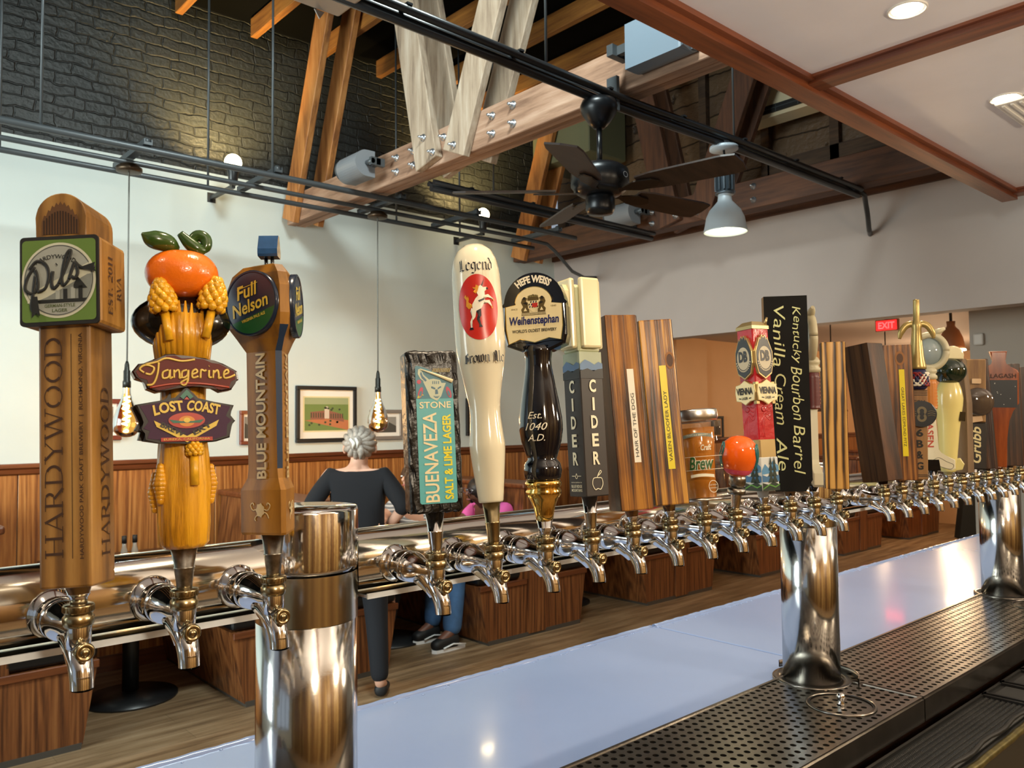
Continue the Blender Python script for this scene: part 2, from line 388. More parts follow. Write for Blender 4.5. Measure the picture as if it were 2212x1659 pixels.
# lowered soffit over the bar: wooden edge, cross battens, glossy white panels, recessed lamps
SZ = 2.60
sf = MB()
for a, b in ((-4.2, -.04), (.04, 1.83), (1.89, 3.63)): sf.box(a, b, -2.4, .40, SZ, SZ+.03)
sf.build('ceiling_soffit', soffit, kind='structure')
tr = MB()
tr.box(-4.2, 3.70, .395, .458, SZ-.035, SZ+.16); tr.box(-4.2, 3.64, .375, .396, SZ-.015, SZ+.002)
tr.build('trim_13', mahog, kind='structure')
tr = MB()
for x in (0, 1.86, 3.665): tr.box(x-.035, x+.035, -2.4, .395, SZ-.022, SZ+.05); tr.box(x-.05, x+.05, -2.4, .38, SZ-.008, SZ+.01)
tr.build('trim_14', mahog_y, kind='structure')
lampw = P('lamp_glow', (1.0, 0.86, 0.62, 1), .4, emit=14)
def downlight(x, y, label, power):
    e = empty('recessed_ceiling_light', label, 'ceiling light', (x, y, SZ), 'round recessed lamps in the white soffit')
    MB().lathe([(.046, 0), (.046, -.003), (.042, -.004), (.040, .012)], 0, 32, caps=False).build('trim_ring', white, e)
    MB().lathe([(.001, -.004), (.030, -.004), (.041, .004)], 0, 32, caps=False).build('bulb', lampw, e)
    spot('recessed_lamp_beam', (x, y, SZ-.02), (x, y, 0), power, (1.0, .80, .55), 95, .8, .04)
downlight(1.634, .032, 'recessed lamp in the nearer white ceiling panel, at the top edge', 24)
downlight(2.449, .063, 'recessed lamp in the farther white ceiling panel, at the right edge', 24)
downlight(.15, -.15, 'recessed lamp above the bar, over the dark drip tray', 24)
downlight(-.9, .05, 'recessed lamp above the bar, at its left end', 24)
g = MB(); g.box(-.16, .16, -.12, .12, -.012, -.002, 0, .003, 1)
for k in range(9): g.box(-.14, .14, -.1+k*.025-.004, -.1+k*.025+.004, -.016, -.012, 0)
o = g.build('ceiling_grille', white, loc=(2.62, -.02, SZ)); tag(o, 'flat white ceiling access grille under the right recessed lamp', 'grille')

# ---------------------------------------------------------------- timber roof trusses
boltm = P('zinc_bolt', (.45, .47, .5, 1), .3, .9)
def truss(X, label):
    e = empty('roof_truss', label, 'roof truss', (X, 0, 3.11), 'timber roof trusses')
    MB().box(.0, .072, -2.3, 4.98, 0, .212, 0, .004, 1).box(.078, .15, -2.3, 4.98, 0.004, .216, 0, .004, 1).build('bottom_chord', beam_h, e)
    def web(y0, y1, z1, wd, m, z0=0.0):
        for a, b in ((-.052, -.002), (.152, .202)):
            d = Vector((0, y1-y0, z1-z0)); L = d.length+.1; ang = math.degrees(math.atan2(-(y1-y0), z1-z0))
            MB().box(a, b, -wd/2, wd/2, -.0, L, 0, .004, 1, M=T(0, y0, z0) @ RX(ang) if z0 else T(0, y0, 0.01) @ RX(ang)).build('web_plank', m, e)
    web(4.87, 4.33, 1.45, .19, beam_o); web(3.10, 3.43, 1.45, .21, beam); web(2.84, 2.20, 1.45, .2, beam); web(.9, 1.4, 1.45, .2, beam_d)
    for y, z in ((3.48, .15), (3.48, .06), (3.30, .15), (3.30, .06), (3.12, .17), (3.03, .06), (2.92, .12), (2.74, .17), (2.83, .05), (2.55, .15), (2.55, .05), (2.38, .16), (2.38, .06)):
        xo = -.052 if y in (3.12, 3.03, 2.92, 2.83) else 0
        MB().lathe([(.024, 0), (.024, .005), (.014, .006), (.014, .02), (.008, .021), (.008, .038), (.0, .039)], 0, 8, M=T(xo, y, z) @ RY(-90)).build('bolt', boltm, e)
    return e
tr1 = truss(2.45, 'near roof truss of bleached timber with bolted joints, above the bar taps')
beam_d2 = wood('shaded_brown_web', '#3c2417', '#5f3b25', None, (30, 30, 2.2), 0, 1, .65, .25)  # darker web timber for the far truss, roof-space shade put into the colour
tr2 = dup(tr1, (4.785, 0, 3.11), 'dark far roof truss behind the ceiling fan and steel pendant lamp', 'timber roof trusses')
for c in kids(tr2):  # far truss copy recoloured, its dimness painted into chord and webs
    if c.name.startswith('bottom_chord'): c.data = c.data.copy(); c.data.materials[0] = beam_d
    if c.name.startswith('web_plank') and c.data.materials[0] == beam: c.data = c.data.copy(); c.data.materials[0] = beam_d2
n = 0
for i, x in enumerate((-.6, -.05, .50, 1.05, 1.60, 2.15, 2.70, 3.24, 3.79, 4.34, 4.9)):
    o = MB().box(-.026, .026, -2.0, 2.42, -.07, .07, 0, .003, 1).build('roof_rafter', wood('lamplit_rafter', '#7a4a1e', '#a9702f', None, (30, 2, 30), 0, 1, .6, .2), loc=(x, 2.5, 4.53))  # orange lamp glow put into the rafter colour
    where = ['first', 'second', 'third', 'fourth', 'fifth', 'sixth', 'seventh', 'eighth', 'ninth', 'tenth', 'eleventh'][i]
    tag(o, '%s orange-brown rafter from the left under the black roof, ending at the brick wall' % where, 'rafter', 'rafters under the black roof')

# ---------------------------------------------------------------- conduits, track, fan, lamps, speakers
CY = (3.786, 4.074, 4.288); CZ = 3.085
for y, r, m, nm, pos in ((CY[0], .019, greyiron, 'nearest', 'a'), (CY[1], .015, greyiron, 'middle', 'b'), (CY[2], .017, greyiron, 'farthest', 'c')):
    p = [(-3.9, y, CZ), (2.3, y, CZ), (4.0, y, CZ)]
    if y == CY[1]: p += [(4.35, y, 3.075), (4.47, y+.02, 3.03), (4.80, y+.14, 2.915), (5.137, y+.31, 2.92), (5.345, y+.36, 2.95)]
    else: p += [(4.40, y, CZ-.005)]
    o = MB().tube(p, r, 0, 10).build('electrical_conduit', m)
    tag(o, {'a': 'thick grey conduit nearest the viewer of the three crossing the white wall', 'b': 'middle conduit of three, bending down to the right wall at its end', 'c': 'farthest and lowest-looking conduit of three crossing the white wall'}[pos], 'conduit', 'three conduits crossing in front of the wall')
def pendant(x, label, sl):
    s = MB().box(-.022, .022, CY[0]-.03, CY[2]+.03, .0195, .034).box(-.022, -.016, CY[0]-.03, CY[2]+.03, .034, .05).box(.016, .022, CY[0]-.03, CY[2]+.03, .034, .05)
    s.ball((0, CY[0], .045), .022, 0, 8, 6)
    tag(s.build('strut_channel', greyiron, loc=(x, 0, CZ)), sl, 'strut', 'strut channels across the conduits')
    if label is None: return
    e = empty('pendant_bulb_lamp', label, 'pendant lamp', (x, CY[1]+.008, CZ+.005), 'globe bulb pendants over the booths')
    MB().lathe([(.0, -.062), (.055, -.062), (.07, -.057), (.07, -.036), (.05, -.028), (.05, -.018)], 0, 20).build('canopy', P('dark_bronze', '#4a3c2e', .4, .8), e)
    MB().tube([(0, 0, -.062), (0, 0, -1.16)], .0045, 0, 8).build('cord', P('grey_braided_cord', '#6e6e68', .8), e)
    UP = T(0, 0, .112)
    MB().lathe([(.006, -1.25), (.012, -1.27), (.014, -1.30), (.018, -1.305), (.018, -1.36), (.022, -1.365), (.022, -1.40), (.0, -1.401)], 0, 20, M=UP).build('socket', P('dark_socket', '#33332f', .4, .6), e)
    gl = MATS.get('amber_glass')
    if not gl:
        t = NT('amber_glass'); tb = t.n('ShaderNodeBsdfTransparent'); tb.inputs[0].default_value = (1.0, .74, .36, 1)
        gb = t.n('ShaderNodeBsdfGlossy'); gb.inputs['Roughness'].default_value = .05; fr = t.n('ShaderNodeFresnel'); fr.inputs[0].default_value = 1.45
        mxs = t.n('ShaderNodeMixShader'); t.l(fr.outputs[0], mxs.inputs[0]); t.l(tb.outputs[0], mxs.inputs[1]); t.l(gb.outputs[0], mxs.inputs[2]); t.l(mxs.outputs[0], t.out.inputs[0])
        gl = MATS['amber_glass'] = t.m
    b = [(.02, -1.40), (.022, -1.43), (.03, -1.47), (.052, -1.52), (.068, -1.57), (.073, -1.61), (.066, -1.645), (.045, -1.668), (.02, -1.677), (.001, -1.679)]
    MB().lathe(b, 0, 32, caps=False, M=UP).build('glass_globe', gl, e)
    f = MB(); f.tube([(.02*cos(a*1.9), .02*sin(a*1.9), -1.45-a*.0085) for a in range(20)], .0042, 0, 6, UP)
    f.tube([(0, 0, -1.4), (0, 0, -1.60)], .003, 0, 6, UP)
    f.build('filament', P('hot_filament', (1.0, .74, .36, 1), .5, emit=45), e)
    point('pendant_glow', (x, CY[1], 1.66), 18, (1, .70, .48), .03)
pendant(1.035, 'globe bulb pendant hanging between the square-topped and the orange-topped tap handles', 'strut channel carrying the left globe bulb pendant')
pendant(2.69, 'globe bulb pendant hanging right of the black framed picture', 'strut channel just past the near truss, carrying the right globe pendant')
pendant(1.79, None, 'bare strut channel left of the near truss'); pendant(3.35, None, 'bare strut channel beside the far uplight'); pendant(4.19, None, 'strut channel at the far truss'); 
for x, y, zt, lb in ((.435, CY[2], 4.6, 'thin hanger rod farthest left, in front of the black brick'), (.528, CY[0], 4.6, 'thicker hanger rod second from the left'), (1.567, CY[2], 4.6, 'thin hanger rod beside the left uplight'), (1.762, CY[0], 4.6, 'thicker hanger rod just left of the near truss'), (2.987, CY[2], 4.6, 'hanger rod under the near truss, right of its small speaker'), (3.59, CY[2], 4.6, 'hanger rod left of the far uplight')):
    tag(MB().tube([(x, y, CZ), (x, y, zt)], .0075, 0, 8).build('hanger_rod', greyiron), lb, 'hanger rod', 'hanger rods holding the conduits')
def uplight(x, label):
    e = empty('brick_uplight', label, 'uplight', (x, 4.62, 3.36), 'small uplights against the black brick')
    MB().lathe([(.02, -.13), (.03, -.12), (.034, -.06), (.05, .02), (.05, .03), (.047, .03), (.034, -.04)], 0, 20, caps=False).box(-.012, .012, -.01, .383, -.15, -.125).box(-.03, .03, .376, .383, -.17, -.10).build('housing', iron, e)
    MB().ball((0, 0, .03), .058, 0, 16, 10).build('bulb', P('uplight_glow', (1, .78, .42, 1), .4, emit=22), e)
    spot('uplight_beam', (x, 4.62, 3.47), (x+.05, 4.97, 4.0), 85, (1, .70, .28), 125, .9, .03)
uplight(1.87, 'lit uplight on the brick left of the near truss'); uplight(4.11, 'lit uplight on the brick between the two trusses')

def track(p, label, group=None):
    m = MB()
    for dy, dz, r in ((-.028, .018, .016), (.028, .018, .016), (0, -.016, .02)):
        m.tube([(a, b+dy, c+dz) for a, b, c in p], r, 0, 10)
    x = p[0][0]+.3
    while x < p[-1][0]-.1:
        k = next(i for i in range(len(p)-1) if p[i+1][0] >= x); t_ = (x-p[k][0])/(p[k+1][0]-p[k][0])
        q = Vector(p[k]).lerp(Vector(p[k+1]), t_); m.box(x-.012, x+.012, q.y-.046, q.y+.046, q.z+.03, q.z+.038); x += .55
    return tag(m.build('ceiling_conduit_bundle', iron), label, 'conduit', group)
track([(.95, 1.65, 3.075), (1.7, 1.65, 3.068), (2.3, 1.65, 3.058), (2.6, 1.65, 3.06), (3.4, 1.65, 3.075), (4.85, 1.65, 3.075)], 'black conduit bundle running from the junction box past the ceiling fan', 'black conduit bundles under the trusses')
track([(2.6, 3.32, 3.075), (3.6, 3.32, 3.07), (4.8, 3.32, 3.07)], 'black conduit bundle farther back, behind the near truss', 'black conduit bundles under the trusses')
tag(MB().tube([(4.8, 1.65, 3.10), (4.95, 1.65, 3.08), (5.10, 1.70, 2.98), (5.25, 1.76, 2.91), (5.355, 1.80, 2.90)], .017, 0, 10).build('conduit_elbow', iron), 'black bent pipe dropping from the bundle end to the right wall', 'conduit')
j = MB(); j.box(-.10, .12, -.1, .1, -.055, .09, 0, .012, 3).prism([(.02, -.055), (.06, -.055), (.04, -.085)], -.1, -.096, M=frame((0, 0, 0), (1, 0, 0), (0, 0, 1)))
j.ball((-.11, -.03, .0), (.03, .03, .05), 0, 12, 8)
tag(j.build('junction_box', P('grey_painted_metal', '#a9a198', .5), loc=(.93, 1.66, 3.10)), 'grey junction box at the near end of the black conduit bundle', 'junction box')
for x, y, lb in ((3.4, 1.65, 'thin hanger rod above the steel pendant lamp'), (1.95, 1.62, 'thin hanger rod holding the black bundle before the near truss'), (3.1, 3.3, 'thin rod hanging in the dark behind the fan rod')):
    tag(MB().tube([(x, y, 3.09), (x, y, 4.6)], .006, 0, 8).build('hanger_rod', greyiron), lb, 'hanger rod', 'hanger rods holding the black bundles')
# ceiling fan
FX, FY = 2.31, 1.65
fan = empty('ceiling_fan', 'black ceiling fan with broad wooden blades hanging from the conduit bundle', 'ceiling fan', (FX, FY, 3.01), rot=(0, 0, 0))
fb = P('satin_black_metal', '#15171a', .32, .4)
MB().lathe([(.03, .03), (.075, .025), (.085, .0), (.08, -.03), (.05, -.075), (.025, -.10), (.0, -.10)], 0, 28).build('canopy', fb, fan)
MB().box(.05, .11, -.01, .01, -.01, .10).box(.09, .11, -.03, .03, .0, .16).build('mounting_bracket', greyiron, fan)
MB().tube([(0, 0, -.09), (0, 0, -.27)], .013, 0, 12).build('downrod', fb, fan)
MB().lathe([(.015, -.255), (.035, -.262), (.10, -.275), (.127, -.295), (.131, -.315), (.131, -.365), (.118, -.378), (.118, -.385), (.09, -.405), (.06, -.41)], 0, 40).build('motor_housing', fb, fan)
MB().ring(.0, .018, 0, M=face(.1315, -.335, 0, ang=10), k=.65, d=.0006).ring(.016, .019, 1, M=face(.1315, -.335, 0, ang=10), k=.65, d=.001).build('maker_badge', [fb, P('silver_print', '#b9bcc0', .4)], fan)
MB().lathe([(.06, -.41), (.066, -.42), (.066, -.47), (.055, -.49), (.0, -.495)], 0, 28).build('switch_housing', fb, fan)
blm = wood('dark_walnut_blade', '#1c1310', '#33241c', None, (3, 30, 30), 0, 1, .4, .1)
for k in range(5):
    a = -79+72*k
    b = MB(); pts = [(.20, -.055), (.28, -.068), (.60, -.076), (.655, -.066), (.665, 0), (.655, .066), (.60, .076), (.28, .068), (.20, .055)]
    b.prism(pts, -.004, .004, M=RZ(a) @ T(0, 0, -.385) @ RX(-13))
    bo = b.build('blade', blm, fan)
    MB().prism([(.07, -.025), (.12, -.012), (.19, -.04), (.27, -.03), (.30, 0), (.27, .03), (.19, .04), (.12, .012), (.07, .025)], -.012, -.006, M=RZ(a) @ T(0, 0, -.388) @ RX(-13)).build('blade_iron', P('dark_bronze_iron', '#2c2118', .4, .6), bo)
# steel pendant lamp on the bundle
lp = empty('industrial_pendant_lamp', 'spun-steel bell pendant lamp with finned neck, lit, right of the fan', 'pendant lamp', (3.30, 1.65, 3.03))
sil = P('satin_silver', '#c0cfdb', .4, .1)
MB().lathe([(.03, .04), (.03, .015), (.075, .012), (.075, -.004), (.0, -.005)], 0, 24).build('canopy', sil, lp)
MB().tube([(0, 0, -.005), (.01, 0, -.06), (0, 0, -.13)], .006, 0, 8).build('cord', black, lp)
m_ = MB().lathe([(.036, -.12), (.036, -.23), (.05, -.235), (.05, -.245), (.0, -.246)], 0, 20)
for k in range(12): m_.box(.034, .052, -.003, .003, -.225, -.105, M=RZ(30*k))
m_.build('finned_neck', P('dark_aluminium', '#5d6973', .4, .7), lp)
MB().lathe([(.035, -.24), (.038, -.28), (.055, -.30), (.082, -.33), (.10, -.37), (.107, -.41), (.114, -.44), (.116, -.448), (.112, -.447), (.104, -.41), (.095, -.37), (.06, -.31)], 0, 36, caps=False).build('bell_shade', sil, lp)
MB().lathe([(.09, -.40), (.06, -.41), (.0, -.412)], 0, 24, caps=False).build('bulb', P('warm_lamp_face', (1, .85, .5, 1), .4, emit=16), lp)
spot('bell_lamp_beam', (3.30, 1.65, 2.60), (3.30, 1.65, 0), 45, (1, .84, .6), 120, .7, .06)
# loudspeakers
spk = P('grey_speaker_shell', '#777b80', .45)
def speaker(loc, rz, label, s=1.0, rx=0, m=None):
    e = empty('wall_speaker', label, 'speaker', loc, 'loudspeakers fixed to the trusses', (rad(rx), 0, rad(rz)))
    h = MB(); pr = [(.0, -.11), (.06, -.11)]+[(.06+.09*cos(rad(a)), .11*sin(rad(a))) for a in range(-80, 81, 10)]+[(.06, .11), (.0, .11)]
    h.prism([(x*s, y*s*.8) for x, y in pr], -.13*s, .13*s, M=frame((0, 0, 0), (0, -1, 0), (0, 0, 1)), bevel=.012*s)
    h.build('cabinet', m or spk, e)
    g_ = MB(); g_.prism([(x*s*.99+.002, y*s*.74) for x, y in pr[1:-1]], .128*s, .136*s, M=frame((0, 0, 0), (0, -1, 0), (0, 0, 1))); g_.build('end_plate', P('dark_speaker_grey', '#4c5156', .5), e)
    MB().box(.13*s, .20*s, -.03, .0, -.02, .02).tube([(.12*s, -.06*s, 0), (.20*s, -.06*s, 0)], .018*s, 0, 12).box(.17*s, .2*s, -.07*s, .03, -.025, .025).build('bracket', greyiron, e)
    return e
speaker((2.35, 3.70, 3.22), -90, 'small grey loudspeaker on the far end of the near truss', .95, 0)
speaker((2.33, 1.36, 3.24), 90, 'large blue-grey loudspeaker on the near end of the near truss, by the soffit', 1.15, 0, P('blue_grey_speaker_shell', '#6c7a86', .4))
speaker((4.66, 3.45, 3.24), -90, 'loudspeaker in the dark on the far truss, below the fan', 1.0)
# wall-mounted air conditioner high on the right wall
ac = empty('air_conditioner', 'ivory wall air conditioner high on the right wall beside the soffit', 'air conditioner', (5.33, 2.74, 3.86))
acp = [(0, .03), (-.06, .0), (-.19, .02), (-.215, .08), (-.215, .24), (-.19, .285), (0, .29)]
MB().prism(acp, 0, .95, M=frame((0, 0, 0), (1, 0, 0), (0, 0, 1)), bevel=.01).build('cover', P('aged_ivory_plastic', '#d5c8a6', .45), ac)
v_ = MB(); v_.box(-.222, -.19, -.93, -.03, .045, .10, 0)
for k in range(5): v_.box(-.226, -.222, -.91+k*.18, -.905+k*.18, .04, .10, 1)
v_.box(-.226, -.222, -.92, -.03, .068, .074, 1); v_.build('air_outlet', [black, greyiron], ac)
# pale duct box in the dark corner by the brick
tag(MB().box(-.25, .25, -.36, .36, -.25, .25, 0, .01, 1).build('duct_box', P('dull_green_grey_metal', '#6b6b4f', .6), loc=(5.05, 4.35, 4.2)), 'dull greenish duct box high in the dark corner behind the fan rod', 'duct')
# ---------------------------------------------------------------- booths and tables
vinyl = P('black_vinyl_cushion', '#101113', .28, bump=.05, bscale=25)
kick = P('grey_kick_strip', '#4a453f', .5)
def bench(x, label):
    e = empty('booth_bench', label, 'booth bench', (x, 3.70, 0), 'back-to-back oak booth benches')
    F = frame((0, 0, 0), (1, 0, 0), (0, 0, 1))  # normal -Y
    MB().prism([(-.478, .02), (.478, .02), (.545, .42), (-.545, .42)], -1.26, 0, M=F).build('seat_box', oak_side, e)
    MB().prism([(-.470, 0), (.470, 0), (.474, .03), (-.474, .03)], -1.26, .004, M=F).build('kick_strip', kick, e)
    r = MB()
    for s in (-1, 1): r.box(min(s*.10, s*.548), max(s*.10, s*.548), -.014, 0, .385, .425, 0, .004, 1)
    r.build('top_rail', oak_dk, e)
    for s in (-1, 1):
        MB().box(min(s*.12, s*.55), max(s*.12, s*.55), .01, 1.25, .425, .505, 0, .028, 3).build('cushion', vinyl, e)
    MB().prism([(-.16, .42), (.16, .42), (.10, 1.09), (-.10, 1.09)], -1.26, -.01, M=F).prism([(-.085, .02), (.085, .02), (.085, 1.08), (-.085, 1.08)], -.012, .012, M=F).build('backrest', oak_side, e)
    MB().box(-.13, .13, -.02, 1.27, 1.085, 1.125, 0, .012, 2).build('cap_rail', oak_dk, e)
    return e
bl = ['oak booth bench farthest left, under the first three taps', 'oak booth bench partly behind the near tower column, behind the standing woman', 'oak booth bench where the person in pink sits', 'oak booth bench just left of the middle tower column', 'oak booth bench behind the middle tower column', 'oak booth bench right of the middle tower column, in the orange room', 'farthest oak booth bench, deep in the orange room']
b0 = bench(.257, bl[0])
for k in range(1, 7): dup(b0, (.257+1.785*k, 3.70, 0), bl[k])
def table(x, label):
    e = empty('booth_table', label, 'table', (x, 4.33, 0), 'booth tables')
    MB().box(-.37, .37, -.60, .60, .735, .765, 0, .008, 2).build('tabletop', wood('dark_table_top', '#3a2115', '#59341f', None, (20, 2, 20), 0, 1, .3, .05, .3), e)
    MB().lathe([(.045, .03), (.045, .735)], 0, 20).build('post', iron, e)
    MB().lathe([(.26, .0), (.26, .012), (.10, .03), (.05, .045)], 0, 28).build('base', iron, e)
    return e
tl = ['booth table in the leftmost booth, with two condiment bottles', 'booth table in the booth of the seated people', 'booth table right of the person in pink', 'booth table behind the middle tower column']
t0 = table(1.147, tl[0])
for k in range(1, 4): dup(t0, (1.147+1.785*k, 4.33, 0), tl[k])
for (x, lb) in ((1.125, 'left of two small glass bottles with black caps on the leftmost booth table'), (1.185, 'right of two small glass bottles with black caps on the leftmost booth table')):
    e = empty('condiment_bottle', lb, 'bottle', (x, 4.40, .765), 'condiment bottles')
    MB().lathe([(.018, 0), (.020, .01), (.020, .075), (.012, .105), (.011, .13)], 0, 20).build('glass_body', P('cloudy_bottle_glass', '#b9b4a8', .15, trans=.4), e)
    MB().lathe([(.0202, .02), (.0202, .065)], 0, 20, caps=False).build('paper_label', white if x > 1.15 else P('brown_label', '#8a7a66', .6), e)
    MB().lathe([(.014, .125), (.014, .168), (.0, .169)], 0, 16).build('cap', black, e)

# ---------------------------------------------------------------- framed pictures on the booth wall
def picture(x0, x1, z0, z1, fw, fm, matm, mw, label, art):
    e = empty('framed_picture', label, 'picture', ((x0+x1)/2, 4.998, (z0+z1)/2), 'framed pictures on the booth wall')
    w_, h_ = (x1-x0)/2, (z1-z0)/2
    f = MB()
    for a in ((-w_, w_, h_-fw, h_), (-w_, w_, -h_, -h_+fw), (-w_, -w_+fw, -h_+fw, h_-fw), (w_-fw, w_, -h_+fw, h_-fw)): f.box(a[0], a[1], -.028, 0, a[2], a[3], 0, .003, 1)
    f.build('frame', fm, e)
    MB().box(-w_+fw*.9, w_-fw*.9, -.012, -.002, -h_+fw*.9, h_-fw*.9).build('mat_board', matm, e)
    a = MB(); ms = art(a, w_-fw-mw[0], h_-fw-mw[1], frame((0, -.0125, 0), (1, 0, 0), (0, 0, 1))); a.build('print', ms, e)
    return e
def art_campus(a, w_, h_, F):
    a.poly([(-w_, -h_), (w_, -h_), (w_, h_), (-w_, h_)], 0, F, .0002)
    a.poly([(-w_*.94, -h_*.92), (w_*.94, -h_*.92), (w_*.94, h_*.55), (-w_*.94, h_*.55)], 1, F, .0004)
    a.poly([(-w_*.94, h_*.55), (w_*.94, h_*.55), (w_*.94, h_*.92), (-w_*.94, h_*.92)], 2, F, .0004)
    a.poly([(-w_*.94, -h_*.35), (w_*.2, -h_*.7), (w_*.94, -h_*.92), (w_*.94, -h_*.35), (-w_*.1, -h_*.25)], 3, F, .0006)
    a.poly([(-w_*.7, -h_*.3), (-w_*.1, -h_*.3), (-w_*.1, h_*.2), (-w_*.7, h_*.12)], 4, F, .0008)
    a.poly([(w_*.1, -h_*.28), (w_*.75, -h_*.45), (w_*.7, -h_*.02), (w_*.1, h_*.2)], 4, F, .0008)
    a.poly([(-w_*.1, -h_*.25), (w_*.1, -h_*.25), (w_*.1, h_*.36), (0, h_*.45), (-w_*.1, h_*.36)], 5, F, .001)
    for k in range(6): a.poly([(-w_*(.68-.1*k), -h_*.2), (-w_*(.64-.1*k), -h_*.2), (-w_*(.64-.1*k), h_*.08), (-w_*(.68-.1*k), h_*.08)], 6, F, .0012)
    for k in range(6): a.poly([(w_*(.16+.1*k), -h_*.24), (w_*(.2+.1*k), -h_*.25), (w_*(.2+.1*k), h_*.02), (w_*(.16+.1*k), h_*.03)], 6, F, .0012)
    for k in range(14): a.disc(w_*.05, h_*.06, 6, F, .0013, 10, rnd.uniform(-w_*.8, w_*.8), rnd.choice((-h_*.62, -h_*.45, h_*.3))+rnd.uniform(-.01, .01))
    return [P('print_cream', '#d9cfa0', .6), P('print_green', '#6d8245', .7), P('print_haze', '#98a27a', .7), P('print_road', '#b5714a', .7), P('print_brick', '#8b5a48', .7), P('print_tower', '#cdbfae', .7), P('print_dark', '#3b4630', .7)]
def art_dark(a, w_, h_, F):
    a.poly([(-w_, -h_), (w_, -h_), (w_, h_), (-w_, h_)], 0, F, .0002)
    a.poly([(-w_, -h_), (w_, -h_), (w_, -h_*.2), (w_*.3, h_*.3), (-w_*.4, h_*.1), (-w_, h_*.4)], 1, F, .0004)
    return [P('print_grey', '#8f8c84', .7), P('print_charcoal', '#4a4740', .7)]
picture(2.529, 3.059, 1.440, 1.879, .030, black, white, (.03, .05), 'black framed print of a brick building seen from above, right of the badge tap handle', art_campus)
picture(2.085, 2.36, 1.437, 1.687, .026, P('red_brown_frame', '#6e2f1c', .4), white, (.01, .02), 'red-brown framed picture half hidden behind the orange-brown tap handle', art_dark)
picture(3.19, 3.505, 1.445, 1.695, .03, P('silver_grey_frame', '#8c857e', .35, .3), white, (.03, .03), 'silver-grey framed picture behind the right globe bulb', art_dark)
picture(1.00, 1.272, 1.493, 1.763, .03, P('red_brown_frame', '#6e2f1c', .4), white, (.02, .02), 'red-brown framed picture behind the leftmost globe bulb', art_dark)
picture(4.20, 4.50, 1.46, 1.80, .03, black, white, (.03, .03), 'black framed picture behind the tall ivory tap handle', art_dark)
picture(8.02, 8.26, 1.34, 1.62, .03, black, P('peach_mat', '#d0a070', .7), (.02, .02), 'dark framed picture on the orange wall, behind the clear can-shaped handle', art_dark)

# ---------------------------------------------------------------- orange room beyond the opening
redg = P('exit_sign_red', (1.0, .03, .03, 1), .4, emit=5)
ex = empty('exit_sign', 'lit red EXIT sign under the ceiling of the orange room', 'exit sign', (7.2, 2.49, 2.44))
MB().box(-.02, .02, -.105, .105, -.055, .055, 0, .006, 2).box(-.01, .01, -.02, .02, .055, .11).build('housing', P('sign_housing', '#7a3a28', .5), ex)
FX_ = frame((-.0205, 0, 0), (0, -1, 0), (0, 0, 1))
MB().poly(rrect(.19, .09, .006), 0, FX_, .0005).build('lit_panel', P('sign_face_red', (.55, .01, .01, 1), .4, emit=2.2), ex)
MB().text('EXIT', FX_, .15, .062, 0, d=.0015, off=.03).build('lettering', redg, ex)
def small_pendant(x, y, label):
    e = empty('small_pendant_lamp', label, 'pendant lamp', (x, y, 2.55), 'small pendant lamps in the orange room')
    MB().lathe([(.07, 0), (.07, -.012), (.02, -.03), (.0, -.03)], 0, 20).build('canopy', P('bronze_canopy', '#6a4028', .5), e)
    MB().tube([(0, 0, -.02), (0, 0, -.75)], .006, 0, 8).build('cord', black, e)
    MB().lathe([(.03, -.74), (.08, -.80), (.14, -.90), (.135, -.90), (.0, -.78)], 0, 24).build('shade', P('bronze_canopy', '#6a4028', .5), e)
small_pendant(7.0, 2.94, 'small pendant lamp right of the chalkboard handle, in the orange room'); small_pendant(8.0, 2.86, 'small pendant lamp under the EXIT sign, in the orange room')
u = empty('bell_pendant_lamp', 'brown bell pendant lamp with a lit rim beside the grey wall', 'pendant lamp', (6.75, 1.78, 2.14))
MB().lathe([(.10, 0), (.098, .03), (.085, .10), (.06, .16), (.034, .19), (.03, .20), (.034, .235), (.0, .236)], 0, 32).build('shade', P('bronze_brown_shade', '#7b4d30', .35), u)
MB().lathe([(.108, -.008), (.104, .004), (.0, .004)], 0, 32).build('lit_rim', P('lit_shade_rim', (1, .9, .62, 1), .4, emit=6), u)
MB().tube([(0, 0, .23), (0, 0, .41)], .012, 0, 8).build('stem', black, u)
tag(MB().box(-.04, 0, -.035, .035, -.045, .045, 0, .012, 2).build('wall_box', P('light_grey_plastic', '#b5b0a8', .5), loc=(6.30, 1.42, 2.17)), 'small pale grey box on the grey wall at the right', 'wall box')
tag(MB().prism([(-.16, 0), (.16, 0), (.10, .62), (-.08, .62)], -.1, .1, M=frame((0, 0, 0), (.6, -.8, 0), (0, 0, 1))).build('floor_stand', P('dark_green_black', '#0e1613', .6), loc=(11.15, 3.2, 0)), 'tall dark green-black tapered stand on the floor near the last tower column', 'stand')
tag(MB().box(-.2, .2, -.16, .16, 0, .75).build('wood_cabinet', oak_side, loc=(11.75, 3.1, 0)), 'small oak cabinet beside the dark tapered stand, near the last tower column', 'cabinet')
for x, y, pw in ((7.0, 3.0, 26), (8.0, 2.9, 20), (10.4, 3.2, 40), (6.8, 1.78, 8)): point('orange_room_lamp', (x, y, 1.75 if pw > 10 else 2.08), pw, (1.0, .70, .42), .08)

